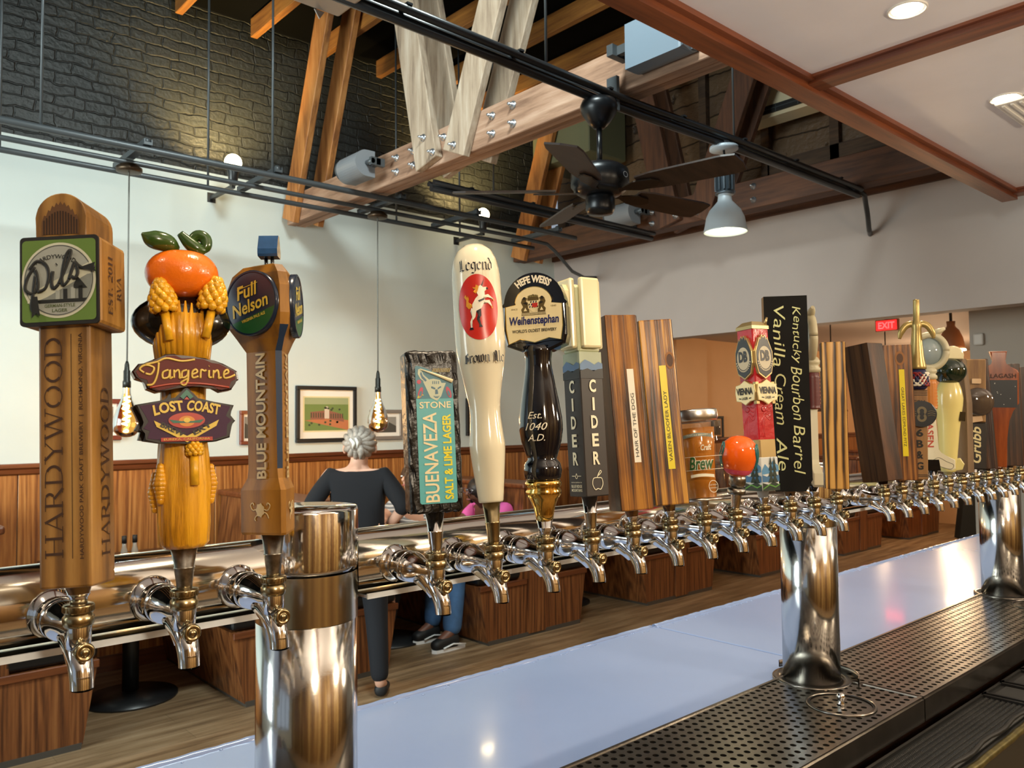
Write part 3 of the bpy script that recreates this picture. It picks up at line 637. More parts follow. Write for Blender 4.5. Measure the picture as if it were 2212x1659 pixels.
# ---------------------------------------------------------------- people
def skin(name, nodes, edges, mat, parent, root=None, sub=2):
    names = list(nodes); me = bpy.data.meshes.new(name)
    me.from_pydata([nodes[k][0] for k in names], [(names.index(a), names.index(b)) for a, b in edges], [])
    me.materials.append(mat)
    o = bpy.data.objects.new(name, me); COL.objects.link(o)
    m = o.modifiers.new('skin', 'SKIN'); m.use_smooth_shade = True; m.use_x_symmetry = False
    for i, k in enumerate(names):
        r = nodes[k][1]; sv = me.skin_vertices[0].data[i]
        sv.radius = r if isinstance(r, tuple) else (r, r); sv.use_root = (k == (root or names[0]))
    s = o.modifiers.new('sub', 'SUBSURF'); s.levels = s.render_levels = sub
    if parent: o.parent = parent
    return o
def path_edges(*chains): return [(a, b) for ch in chains for a, b in zip(ch, ch[1:])]
def hand(parent, mat, w, d, up, side=1, s=1.0):
    """small curled hand: palm and five finger chains"""
    d = Vector(d).normalized(); up = Vector(up).normalized(); sd = d.cross(up)*side; w = Vector(w)
    nd = {'w': (w, .020*s), 'p': (w+d*.045*s, (.030*s, .015*s)), 'k': (w+d*.075*s, (.032*s, .013*s))}
    ed = [('w', 'p'), ('p', 'k')]
    hb = skin('palm', nd, ed, mat, parent)
    for i, L in enumerate((.075, .085, .08, .062)):
        o_ = w+d*.08*s+sd*((i-1.5)*.017*s)
        c = {'a': (o_, .0085*s), 'b': (o_+d*L*.45*s, .008*s), 'c': (o_+d*L*.75*s-up*L*.22*s, .0075*s), 'd': (o_+d*L*.9*s-up*L*.5*s, .0065*s)}
        skin('finger', c, path_edges('abcd'), mat, hb, sub=1)
    o_ = w+d*.03*s-sd*.028*s
    skin('thumb', {'a': (o_, .011*s), 'b': (o_+(d*.6-sd*.8)*.035*s, .0095*s), 'c': (o_+(d*1.1-sd*.9)*.055*s, .0075*s)}, path_edges('abc'), mat, hb, sub=1)
fair = P('fair_skin', '#d3a48c', .5); dark_sk = P('deep_brown_skin', '#6d4636', .5); tan_sk = P('light_tan_skin', '#d6a58a', .5)
blk_cloth = P('black_jersey', '#0d0e14', .9, bump=.1, bscale=60); navy = P('dark_navy_trousers', '#12141b', .9, bump=.1, bscale=50)
greyhair = P('silver_grey_hair', '#a39a90', .6, noise=.35, nscale=60); blackhair = P('dark_brown_hair', '#1d1410', .5, noise=.3, nscale=60)
pink = P('bright_pink_top', '#f06ab8', .8); jeans = P('blue_denim', '#3f628c', .85, noise=.25, nscale=14, bump=.2, bscale=200)
shoe_b = P('black_trainer', '#101113', .6); shoe_g = P('grey_shoe', '#4c4f54', .7); sole = P('white_sole', '#e6e6e6', .5)

W = empty('person', 'person with pinned-up silver hair and black top, standing with hands on hips, back turned', 'person', (2.115, 3.40, 0), rot=(0, 0, rad(-36)))
nb = {'pel': ((0, 0, .88), (.15, .10)), 'wai': ((0, 0, 1.02), (.14, .095)), 'che': ((0, 0, 1.18), (.155, .10)), 'nkb': ((0, -.01, 1.315), (.07, .06)), 'nk': ((.01, .0, 1.37), .048),
      'hd': ((.012, .015, 1.44), (.066, .078)), 'hd2': ((.012, .015, 1.51), (.06, .07))}
for s, k in ((1, 'r'), (-1, 'l')):
    nb.update({'sh'+k: ((s*.155, -.01, 1.275), .055), 'el'+k: ((s*.275, -.07, 1.10), .042), 'wr'+k: ((s*.175, .05, .985), .028),
               'hip'+k: ((s*.085, 0, .80), .085), 'kn'+k: ((s*.105, .02, .46), .056), 'an'+k: ((s*.13, -.03, .085), .036), 'to'+k: ((s*.14, .10, .035), .03)})
be = path_edges(['pel', 'wai', 'che', 'nkb', 'nk', 'hd', 'hd2'], ['che', 'shr', 'elr', 'wrr'], ['che', 'shl', 'ell', 'wrl'], ['pel', 'hipr', 'knr', 'anr', 'tor'], ['pel', 'hipl', 'knl', 'anl', 'tol'])
skin('body', nb, be, fair, W, 'pel')
g_ = lambda k, f=1.12, a=.008: (nb[k][0], tuple(q*f+a for q in (nb[k][1] if isinstance(nb[k][1], tuple) else (nb[k][1],)*2)))
sh = {k: g_(k) for k in ('pel', 'wai', 'che', 'shr', 'elr', 'shl', 'ell')}
sh['nkb'] = ((0, -.01, 1.295), (.085, .07))
for k, s in (('r', 1), ('l', -1)): sh['fa'+k] = (tuple(Vector(nb['el'+k][0]).lerp(Vector(nb['wr'+k][0]), .32)), .046)
skin('shirt', sh, path_edges(['pel', 'wai', 'che', 'nkb'], ['che', 'shr', 'elr', 'far'], ['che', 'shl', 'ell', 'fal']), blk_cloth, W, 'pel')
tr_ = {k: g_(k, 1.1, .01) for k in ('hipr', 'knr', 'hipl', 'knl')}; tr_['pel'] = ((0, 0, .87), (.165, .12))
for k, s in (('r', 1), ('l', -1)): tr_['an'+k] = ((s*.128, -.025, .085), .054)
skin('trousers', tr_, path_edges(['pel', 'hipr', 'knr', 'anr'], ['pel', 'hipl', 'knl', 'anl']), navy, W, 'pel')
for k, s in (('r', 1), ('l', -1)):
    skin('shoe', {'h': ((s*.13, -.045, .045), (.042, .042)), 'm': ((s*.135, .04, .04), (.044, .036)), 't': ((s*.145, .14, .032), (.04, .028))}, path_edges('hmt'), shoe_b, W)
    hand(W, fair, nb['wr'+k][0], (-s*.5, .75, -.35), (0, 0, 1), s)
hb_ = MB().ball((.012, .005, 1.475), (.090, .098, .100), 0, 28, 18)
for k in range(14): a = 2*pi*k/14; hb_.tube([(.012+.088*cos(a), .0-.03*abs(sin(a)), 1.475+.09*sin(a)), (.012+.06*cos(a), -.085, 1.47+.06*sin(a)), (.0+.02*cos(a), -.115, 1.475+.02*sin(a))], [.016, .02, .014], 0, 8)
hb_.ball((0, -.115, 1.475), (.038, .03, .045), 0, 14, 8).tube([(.02, -.12, 1.46), (.03, -.125, 1.42), (.025, -.11, 1.385)], [.02, .018, .008], 0, 8)
hb_.build('hair', greyhair, W)
MB().tube([(-.03, -.135, 1.50), (-.01, -.15, 1.475), (-.015, -.14, 1.445)], [.008, .011, .006], 0, 8).tube([(.0, -.14, 1.505), (.012, -.15, 1.48), (.01, -.14, 1.45)], [.006, .009, .005], 0, 8).build('hair_clip', white, W)
for s in (-1, 1): MB().ball((.012+s*.088, .01, 1.44), (.012, .02, .03), 0, 10, 8).build('ear', fair, W)

# person in pink, seated at the aisle end of the third bench and leaning over the table
Q = empty('person', 'person in a bright pink top and jeans seated in a booth, looking down', 'person', (3.76, 4.02, 0), rot=(0, 0, rad(90)))
# local: +y looks along -X of the room, +x along +Y
nq = {'pel': ((0, 0, .60), (.15, .12)), 'wai': ((0, .05, .72), (.13, .10)), 'che': ((-.01, .10, .86), (.15, .10)), 'nkb': ((-.02, .17, .965), (.06, .055)), 'nk': ((-.04, .24, 1.0), .045), 'hd': ((-.075, .31, 1.05), (.062, .07)), 'hd2': ((-.08, .31, 1.105), (.06, .066))}
for s, k in ((1, 'r'), (-1, 'l')):
    nq.update({'sh'+k: ((s*.165, .10, .92), .055), 'el'+k: ((s*.20, .26, .80), .042), 'wr'+k: ((s*.06, .42, .80), .028)})
    if k == 'r': nq.update({'hipr': ((.085, .04, .58), .085), 'knr': ((.10, .55, .55), .06), 'anr': ((.08, .60, .12), .04), 'tor': ((.08, .74, .05), .03)})
    else: nq.update({'hipl': ((-.085, .04, .58), .085), 'knl': ((-.14, .54, .54), .062), 'anl': ((-.20, .64, .12), .042), 'tol': ((-.20, .77, .05), .03)})
skin('body', nq, be, dark_sk, Q, 'pel')
gq = lambda k, f=1.12, a=.01: (nq[k][0], tuple(q*f+a for q in (nq[k][1] if isinstance(nq[k][1], tuple) else (nq[k][1],)*2)))
sq = {k: gq(k) for k in ('pel', 'wai', 'che', 'shr', 'shl')}
for k, s in (('r', 1), ('l', -1)): sq['fa'+k] = (tuple(Vector(nq['sh'+k][0]).lerp(Vector(nq['el'+k][0]), .7)), .058)
skin('pink_top', sq, path_edges(['pel', 'wai', 'che', 'shr', 'far'], ['che', 'shl', 'fal']), pink, Q, 'pel')
jq = {k: gq(k, 1.12, .008) for k in ('hipr', 'knr', 'hipl', 'knl')}; jq['pel'] = ((0, 0, .59), (.165, .13)); jq['anr'] = ((.08, .60, .085), .066); jq['anl'] = ((-.20, .64, .088), .072)
skin('jeans', jq, path_edges(['pel', 'hipr', 'knr', 'anr'], ['pel', 'hipl', 'knl', 'anl']), jeans, Q, 'pel')
for x, y in ((.08, .60), (-.20, .64)):
    so = skin('trainer', {'h': ((x, y-.06, .066), (.05, .062)), 'm': ((x, y+.05, .062), (.05, .052)), 't': ((x, y+.17, .044), (.046, .036))}, path_edges('hmt'), shoe_b, Q)
    MB().prism([(x-.03, y-.10), (x+.03, y-.10), (x+.038, y+.05), (x+.03, y+.15), (x, y+.17), (x-.03, y+.15), (x-.038, y+.05)], .0, .022).tube([(x-.046, y-.09, .03), (x-.05, y+.02, .05), (x-.044, y+.1, .03)], .006, 0, 8).build('sole', sole, so)
for k in ('r', 'l'): hand(Q, dark_sk, nq['wr'+k][0], (-.2 if k == 'r' else .2, .9, 0), (0, 0, 1), 1)
D_ = .11
hq = MB().ball((-.078, .175, 1.095), (.082, .085, .085), 0, 24, 14)
for s in (-1, 1): hq.tube([(-.078+s*.07, .19, 1.12), (-.078+s*.082, .185, 1.05), (-.078+s*.07, .17, .985)], [.022, .026, .016], 0, 10)
hq.tube([(-.078, .10, 1.1), (-.078, .095, 1.03), (-.078, .10, .98)], [.05, .055, .03], 0, 10); hq.v = [p+Vector((0, D_, -.005)) for p in hq.v]
hq.build('hair', blackhair, Q)
fc = MB().tube([(-.08, .268, 1.085), (-.081, .286, 1.062), (-.081, .284, 1.052)], [.008, .013, .010], 0, 8); fc.ball((-.081, .272, 1.022), (.024, .012, .008), 1, 12, 6)
for s in (-1, 1): fc.ball((-.08+s*.03, .262, 1.088), (.012, .008, .007), 2, 10, 6); fc.ball((-.08+s*.03, .2685, 1.088), (.005, .003, .005), 3, 8, 6)
fc.v = [p+Vector((0, D_, -.005)) for p in fc.v]
fc.build('face', [dark_sk, P('muted_lip', '#7d4a46', .4), sole, black], Q)
gf = MB()
for s in (-1, 1): gf.tube([(-.08+s*.03+.024*cos(2*pi*i/16), .280, 1.087+.018*sin(2*pi*i/16)) for i in range(17)], .0025, 0, 6)
gf.tube([(-.086, .283, 1.09), (-.074, .283, 1.09)], .0025, 0, 6); gf.v = [p+Vector((0, D_, -.005)) for p in gf.v]
gf.build('eyeglasses', P('purple_grey_frame', '#4a3d4a', .4), Q)

# person in the striped shirt beside the wall
S_ = empty('person', 'person in a grey and white striped shirt seated in a booth by the wall', 'person', (3.46, 4.62, 0), rot=(0, 0, rad(108)))
ns = {k: ((v[0][0]*1.0, v[0][1], v[0][2]+(.04 if v[0][2] > .6 else 0)), v[1]) for k, v in nq.items()}
ns['hd'] = ((0, .18, 1.12), (.062, .07)); ns['hd2'] = ((0, .18, 1.19), (.06, .066)); ns['nk'] = ((0, .15, 1.04), .045); ns['wrl'] = ((-.24, .40, .80), .028); ns['ell'] = ((-.26, .20, .84), .042)
ns['knl'] = ((-.13, .50, .54), .06); ns['anl'] = ((-.30, .86, .11), .04); ns['tol'] = ((-.31, .98, .045), .03)
skin('body', ns, be, tan_sk, S_, 'pel')
t = NT('striped_knit'); v = t.coord((1, 1, 1)); wv = t.n('ShaderNodeTexWave', bands_direction='Z'); wv.inputs['Scale'].default_value = 11; wv.inputs['Distortion'].default_value = 1.2; t.l(v, wv.inputs['Vector'])
t.l(t.ramp(wv.outputs['Fac'], [(.55, lin('#8a8e92')), (.75, lin('#e2e2e0'))]), t.b.inputs['Base Color']); t.b.inputs['Roughness'].default_value = .85
gs = lambda k, f=1.14, a=.012: (ns[k][0], tuple(q*f+a for q in (ns[k][1] if isinstance(ns[k][1], tuple) else (ns[k][1],)*2)))
ss = {k: gs(k) for k in ('pel', 'wai', 'che', 'shr', 'shl')}
for k in ('r', 'l'): ss['fa'+k] = (tuple(Vector(ns['sh'+k][0]).lerp(Vector(ns['el'+k][0]), .8)), .062)
skin('striped_shirt', ss, path_edges(['pel', 'wai', 'che', 'shr', 'far'], ['che', 'shl', 'fal']), t.m, S_, 'pel')
js = {k: gs(k, 1.12, .008) for k in ('hipr', 'knr', 'hipl', 'knl')}; js['pel'] = ((0, 0, .59), (.165, .13)); js['anr'] = (ns['anr'][0], .06); js['anl'] = ((-.26, .80, .15), .06)
skin('trousers', js, path_edges(['pel', 'hipr', 'knr', 'anr'], ['pel', 'hipl', 'knl', 'anl']), navy, S_, 'pel')
for k in ('r', 'l'):
    a_ = Vector(ns['an'+k][0]); b_ = Vector(ns['to'+k][0])
    skin('shoe', {'h': ((a_.x, a_.y-.04, .05), (.042, .045)), 'm': (tuple(a_.lerp(b_, .5).xy)+(.045,), (.044, .038)), 't': ((b_.x, b_.y+.05, .036), (.04, .028))}, path_edges('hmt'), shoe_g, S_)
    hand(S_, tan_sk, ns['wr'+k][0], (.1, .9, -.1), (0, 0, 1), 1)
MB().ball((0, .155, 1.17), (.083, .088, .092), 0, 24, 14).build('hair', P('brown_hair', '#4b3423', .6, noise=.3, nscale=60), S_)
f2 = MB().tube([(0, .25, 1.165), (0, .268, 1.142), (0, .264, 1.132)], [.008, .012, .010], 0, 8); f2.ball((0, .252, 1.10), (.022, .01, .007), 1, 12, 6)
for s in (-1, 1): f2.ball((s*.03, .243, 1.168), (.011, .007, .006), 2, 10, 6)
f2.build('face', [tan_sk, P('lip_rose', '#a8605a', .4), sole], S_)
# ---------------------------------------------------------------- bar
BZ = 1.112
paint = P('blue_grey_enamel', '#8a9cc2', .16, coat=.4, noise=.03, nscale=5, bump=.035, bscale=7)  # blue-grey paint, its blue deepened in place of reflected daylight
def slab(x0, x1, label):
    e = empty('bar_counter', label, 'bar counter', (0, 0, BZ), 'painted bar top slabs')
    MB().box(x0, x1, .040, .455, -.045, 0, 0, .004, 2).build('slab', paint, e)
    b = MB(); pts = []; rr = []; x = x0
    while x <= x1: pts.append((x, .452+rnd.uniform(-.0006, .0006), -.003+rnd.uniform(-.0007, .0009))); rr.append(.0075+rnd.uniform(-.0006, .0006)); x += .012
    b.tube(pts, rr, 0, 8)
    for k in range(int((x1-x0)*50)):
        b.ball((rnd.uniform(x0, x1), rnd.uniform(.432, .452), .0), (rnd.uniform(.002, .006), rnd.uniform(.0015, .003), .0014), 0, 8, 5)
    b.build('rolled_edge', paint, e)
    return e
slab(-2.0, 1.131, 'blue-grey painted bar top, nearer slab left of the joint')
slab(1.1325, 3.62, 'blue-grey painted bar top, farther slab right of the joint')
tag(MB().box(-2.0, 3.6, .06, .42, 0, BZ-.045).box(-2.0, 3.6, -.178, .06, 0, .98).build('bar_cabinet', wood('dark_bar_wood', '#2c1a10', '#4d2f1c', None, (20, 20, 2), 0, 1, .5)), 'dark wooden bar front under the blue-grey top', 'bar')

def perforated(mb, x0, x1, y0, y1, z, px=.0175, py=.0165, r=.0048, th=.003, skip=None):
    ny = max(1, int(round((y1-y0)/py))); py = (y1-y0)/ny; nx = int((x1-x0)/px); px = (x1-x0)/nx
    for j in range(ny):
        ya = y0+j*py
        for i in range(nx):
            a = x0+i*px; cx = a+px/2; cy = ya+py/2; hx, hy = px/2, py/2
            if skip and skip(cx, cy): mb.add([(a, ya, z), (a+px, ya, z), (a+px, ya+py, z), (a, ya+py, z)], [(0, 1, 2, 3)], 0); continue
            o = []
            for k in range(16):
                c_, s_ = cos(k*pi/8), sin(k*pi/8); q = max(abs(c_), abs(s_)); o.append((cx+hx*c_/q, cy+hy*s_/q, z))
            v = o+[(cx+r*cos(k*pi/8), cy+r*sin(k*pi/8), z) for k in range(16)]+[(cx+r*cos(k*pi/8), cy+r*sin(k*pi/8), z-th) for k in range(16)]
            mb.add(v, [(k, (k+1) % 16, 16+(k+1) % 16, 16+k) for k in range(16)]+[(16+k, 16+(k+1) % 16, 32+(k+1) % 16, 32+k) for k in range(16)], 0)
COLX = (0.0, 1.025, 2.062)
def tray(x0, x1, label, rz):
    e = empty('drip_tray', label, 'drip tray', (0, 0, BZ), 'perforated steel drip trays')
    sk = lambda x, y: any((x-c)**2+y*y < .062**2 for c in COLX) or any(abs(math.hypot(x-c, y-d)-.052) < .009 for c, d in rz)
    g = MB(); perforated(g, x0+.004, x1-.004, -.178, .036, .006, skip=sk); g.build('grate', brushed, e)
    r = MB()
    for a in ((x0, x1, .036, .041), (x0, x1, -.184, -.178)): r.box(a[0], a[1], a[2], a[3], -.012, .0075)
    r.box(x0, x0+.004, -.178, .036, -.012, .0068).box(x1-.004, x1, -.178, .036, -.012, .0068).box(x0, x1, -.1865, -.184, -.034, .0035)
    r.build('rim', brushed, e)
    MB().box(x0+.002, x1-.002, -.182, .038, -.034, -.020).build('pan', P('wet_dark_pan', '#1a1714', .25), e)
    for c, d in rz:
        MB().ring(.049, .056, 0, d=.0072).lathe([(.0555, .0064), (.055, .0085), (.0525, .0085), (.052, .0064)], 1, 48, caps=False).build('rinser_ring', [P('rinser_groove', '#1c1a18', .4), brushed], e, (c, d, 0))
        MB().lathe([(.006, .006), (.007, .009), (.004, .012), (.006, .016), (.0075, .020), (.005, .025), (.0, .026)], 0, 16).build('rinser_nozzle', chrome, e, (c, d, 0))
    return e
tray(-.6, 1.058, 'perforated steel drip tray in front, with a round glass rinser by the middle tower column', [(.925, -.105)])
tray(1.062, 2.60, 'perforated steel drip tray farther along, right of the tray joint', [(1.965, -.105)])

# rubber-matted service ledge on the bartender side
lg = empty('service_ledge', 'dark service ledge below the drip trays with a brassy worn edge', 'ledge', (0, 0, 1.062))
MB().box(-1.2, 3.6, -.292, -.1875, -.03, 0, 0).build('shelf', P('black_laminate', '#0e0e0d', .45), lg)
b = MB(); pts = []; x = -1.2
while x < 3.6: pts.append((x, -.293+rnd.uniform(-.0015, .0015), -.003)); x += .03
b.tube(pts, .0065, 0, 8).build('worn_edge_trim', P('grimy_brass_edge', '#6c6238', .35, .6, noise=.5, nscale=60), lg)
f = MB()
for k in range(8): f.box(-1.2+.6*k, -1.2+.6*k+.598, -.296, -.286, -.40, -.008)
f.build('front_panel', P('grey_steel_front', '#43433c', .4, .5), lg)
def mat_(x0, x1, label, nub=True):
    e = empty('bar_mat', label, 'bar mat', (0, 0, 1.062), 'black rubber bar mats')
    m = MB(); m.box(x0, x1, -.2815, -.196, .0002, .006, 0, .002, 1)
    n = int((x1-x0)/.03); wv = []
    for k in range(n+1): wv.append((x0+(x1-x0)*k/n, -.2775+.0028*sin(k*1.3), .007))
    m.tube(wv, .004, 0, 8); m.box(x0, x1, -.20, -.195, .0002, .011).box(x0, x0+.006, -.2815, -.196, .0002, .011).box(x1-.006, x1, -.2815, -.196, .0002, .011); m.build('border', rubber, e)
    if nub:
        m = MB(); y = -.272
        while y < -.206:
            x = x0+.012
            while x < x1-.012:
                m.add([(x-.0022, y-.0026, .006), (x+.0022, y-.0026, .006), (x+.0022, y+.0026, .006), (x-.0022, y+.0026, .006), (x, y, .0105)], [(0, 1, 4), (1, 2, 4), (2, 3, 4), (3, 0, 4)], 0)
                x += .0052
            m.box(x0+.008, x1-.008, y-.0026, y+.0026, .006, .0075); y += .0092
        m.build('nubs', P('worn_rubber_nubs', '#232424', .45), e)
    else:
        MB().box(x0+.012, x1-.012, -.27, -.21, .006, .008).build('insert', P('dusty_rubber', '#1d1f20', .7), e)
    return e
mat_(.30, 1.30, 'nubbed black rubber bar mat nearest the viewer')
mat_(1.31, 1.40, 'small smooth black bar mat next to the near nubbed mat', False)
mat_(1.41, 1.52, 'second small smooth black bar mat, farther along', False)
mat_(1.53, 2.30, 'nubbed black rubber bar mat farther along, at the right edge')

# ---------------------------------------------------------------- beer tower: columns, rail, faucets
TZ = 1.452
def column(x, label):
    e = empty('tower_column', label, 'tower column', (x, 0, BZ), 'polished beer tower columns')
    MB().lathe([(.0508, .0), (.0508, .336)], 0, 64).build('shaft', steel, e)
    MB().lathe([(.0515, .338), (.0518, .342), (.0518, .397), (.0505, .4005), (.0, .4015)], 0, 64).build('cap', chrome, e)
    MB().lathe([(.0514, .288), (.0514, .336)], 0, 64, caps=False).build('sleeve', P('sleeve_steel', (.60, .56, .46, 1), .2, 1), e)
    MB().lathe([(.070, 0), (.070, .0065), (.069, .0072), (.0515, .0075), (.0515, .002)], 0, 48, caps=False).build('base_flange', brushed, e)
    return e
column(0.0, 'nearest polished beer tower column, left of the black label tap handle')
c2 = column(COLX[1], 'middle polished beer tower column, standing beside the round glass rinser')
r_ = MB(); n = 20
r_.add([(q*cos(a), q*sin(a), zz) for a in [rad(-75+150*k/n) for k in range(n+1)] for q, zz in ((.080, .004), (.080, .017), (.082, .017), (.082, .004))], [(4*k+i, 4*k+4+i, 4*k+4+(i+1) % 4, 4*k+(i+1) % 4) for k in range(n) for i in range(4)], 0, True); r_.build('splash_ring', brushed, c2)
column(COLX[2], 'farthest polished beer tower column, at the right edge')
def rail(x0, x1, label):
    e = empty('tap_rail', label, 'tap rail', (0, 0, TZ), 'polished rail pipes carrying the taps')
    m = MB(); n = 48; sd = lambda y: math.sqrt(.0522**2-y*y)-.0535
    m.rings([[(x0+(x1-x0)*t_+(sd(.0325*cos(2*pi*k/n))*s_ if s_ else 0), .0325*cos(2*pi*k/n), .0325*sin(2*pi*k/n)) for k in range(n)] for t_, s_ in ((0, 1 if x0 > -.5 else 0), (.03, 0), (.25, 0), (.5, 0), (.75, 0), (.97, 0), (1, -1))], 0, True, False); m.build('pipe', pipe_st, e)
    MB().box(x0, x1, -.028, .040, -.037, -.0335, 0).build('gutter_plate', pipe_st, e)
    MB().box(x0, x1, -.0300, -.028, -.0380, -.0325, 0).build('gutter_lip', P('lip_glint_white', '#dfe7ee', .3, 0), e)  # pale non-metal colour stands in for the lip's bright reflection
    return e
rail(-.75, -.0535, 'polished rail pipe left of the near column, carrying the first three taps')
rail(.0535, COLX[1]-.0535, 'polished rail pipe between the near and middle columns')
rail(COLX[1]+.0535, COLX[2]-.0535, 'polished rail pipe between the middle and far columns')

# faucet: local origin on the rail axis, +z up, spout towards -y
def faucet(x, label):
    e = empty('beer_faucet', label, 'beer faucet', (x, 0, 1.448), 'chrome beer faucets along the rail')
    A = T(0, 0, 0) @ RX(90)      # lathe z -> -y
    MB().lathe([(.020, .030), (.0195, .034), (.015, .038), (.0135, .041), (.0155, .045), (.0162, .047), (.0162, .058), (.0155, .0605)], 0, 32, M=A).box(-.002, .002, -.053, -.049, .0155, .0168, 1, M=RY(50)).box(-.002, .002, -.053, -.049, .0155, .0168, 1, M=RY(-60)).build('coupling', [chrome, darkvoid], e)
    bd = MB().lathe([(.0158, .060), (.0160, .065), (.0150, .0695), (.0125, .076), (.0100, .083), (.0088, .092), (.0085, .104), (.0075, .107)], 0, 32, M=A)
    prof = [(-.074, -.004, .0120, .0085), (-.088, -.009, .0125, .0085), (-.100, -.016, .0115, .0082), (-.108, -.0235, .0095, .0080)]
    R = []
    for i, (y, z, a, b) in enumerate(prof):
        ang = rad((-20, -38, -58, -74)[i]); ty, tz = -cos(ang), sin(ang); ny, nz = -tz, ty
        R.append([(b*cos(2*pi*k/24), y+a*sin(2*pi*k/24)*ny*-1, z+a*sin(2*pi*k/24)*nz*-1) for k in range(24)])
    bd.rings(R, 0, True, True)
    bd.lathe([(.0085, -.012), (.0090, -.004), (.0092, .004), (.0085, .006)], 0, 24, M=T(0, -.105, 0)); bd.build('body', chrome, e)
    sp = [(-.100, -.014), (-.1065, -.0175), (-.1115, -.0225), (-.1145, -.0285), (-.116, -.034), (-.1165, -.0395)]
    s_ = MB().tube([(0, y, z) for y, z in sp], [.0085, .0088, .0086, .0083, .0080, .0079], 0, 24, caps=False)
    s_.lathe([(.0079, 0), (.0067, -.0002), (.0064, .010)], 0, 24, caps=False, M=T(0, -.1165, -.0395) @ RX(5)).disc(.0065, None, 1, T(0, -.1163, -.033) @ RX(5)); s_.build('spout', [chrome, darkvoid], e)
    MB().lathe([(.0088, .003), (.0104, .0045), (.0108, .007), (.0108, .0105), (.0085, .0135), (.006, .0145)], 0, 24, M=T(0, -.105, 0)).build('bonnet', brass, e)
    k_ = MB().lathe([(.0075, .013), (.0102, .0135), (.0106, .0145), (.0106, .0185), (.0102, .0195), (.006, .020)], 0, 24, M=T(0, -.105, 0))
    for q in range(24): k_.box(.0104, .0109, -.0006, .0006, .0146, .0184, M=T(0, -.105, 0) @ RZ(15*q))
    k_.build('collar', brass, e)
    MB().lathe([(.0055, .0), (.0058, .007), (.0068, .0075), (.0070, .0135), (.0062, .015), (.0045, .0152), (.0042, .0146), (.0030, .0146), (.0028, .0156), (.0, .016)], 0, 24, M=T(0, -.109, -.0125) @ RX(90)).build('vent_knob', brass, e)
    return e
TAPX = [-.240, -.163, -.087]+[.087+.0766*k for k in range(12)]+[1.112+.0766*k for k in range(11)]
TNAME = ['the square-topped handle with the green label', 'the handle topped by an orange', 'the badge handle with a small blue peaked cap', 'the black stone-like handle with a turquoise label', 'the tall ivory handle with a red oval', 'the dark navy handle with a shield badge', 'the grey block handle with vertical white letters', 'the scorched board handle with a white strip', 'the yellow-taped board handle left of the clear can', 'the clear can-shaped handle', 'the small orange ball handle', 'the red carved handle with white sign', 'the chalkboard handle', 'the maroon-gripped handle behind the chalkboard', 'the slim striped wooden handle', 'the leaning dark brown block handle', 'the yellow-taped board handle right of the middle column', 'the handle shaped like a sword hilt', 'the hockey-stick handle', 'the cream bottle handle with a dark green ball', 'the grey-brown wedge handle', 'the dark handle with a round glass badge', 'the leaning board handle with a yellow strip near the far column', 'the orange-brown bottle-shaped handle', 'the dark purple-brown board handle', 'the last handle cut by the right edge']
f0 = faucet(TAPX[0], 'chrome beer faucet under '+TNAME[0])
for k in range(1, len(TAPX)): dup(f0, (TAPX[k], 0, 1.448), 'chrome beer faucet under '+TNAME[k])
# ---------------------------------------------------------------- tap handles
GRP = 'tap handles along the rail'
ZC = 1.468
def H(i, label, phi, tilt, zb, fer=None, r1=.0092):
    """handle on tap i: phi turns it about its own axis, tilt leans its top away from the bartender; zb = length of the metal ferrule"""
    R = RX(-tilt) @ RZ(phi)
    e = empty('draft_beer_tap', label, 'tap handle', (TAPX[i], -.105, ZC), GRP, R.to_euler())
    MB().lathe([(.0058, -.002), (.0062, .004), (.0080, zb*.5), (.0083, zb*.52), (.0075, zb*.53), (r1, zb+.0005)], 0, 28).build('ferrule', fer or chrome, e)
    return e
def ink(n, c, r=.5): return P(n, c, r)
burn = ink('burnt_engraving', '#3a2210', .7)
hw = wood('honey_maple', '#674820', '#8f672f', '#a77f42', (60, 60, 6), .2, 20, .42, .06, .1)
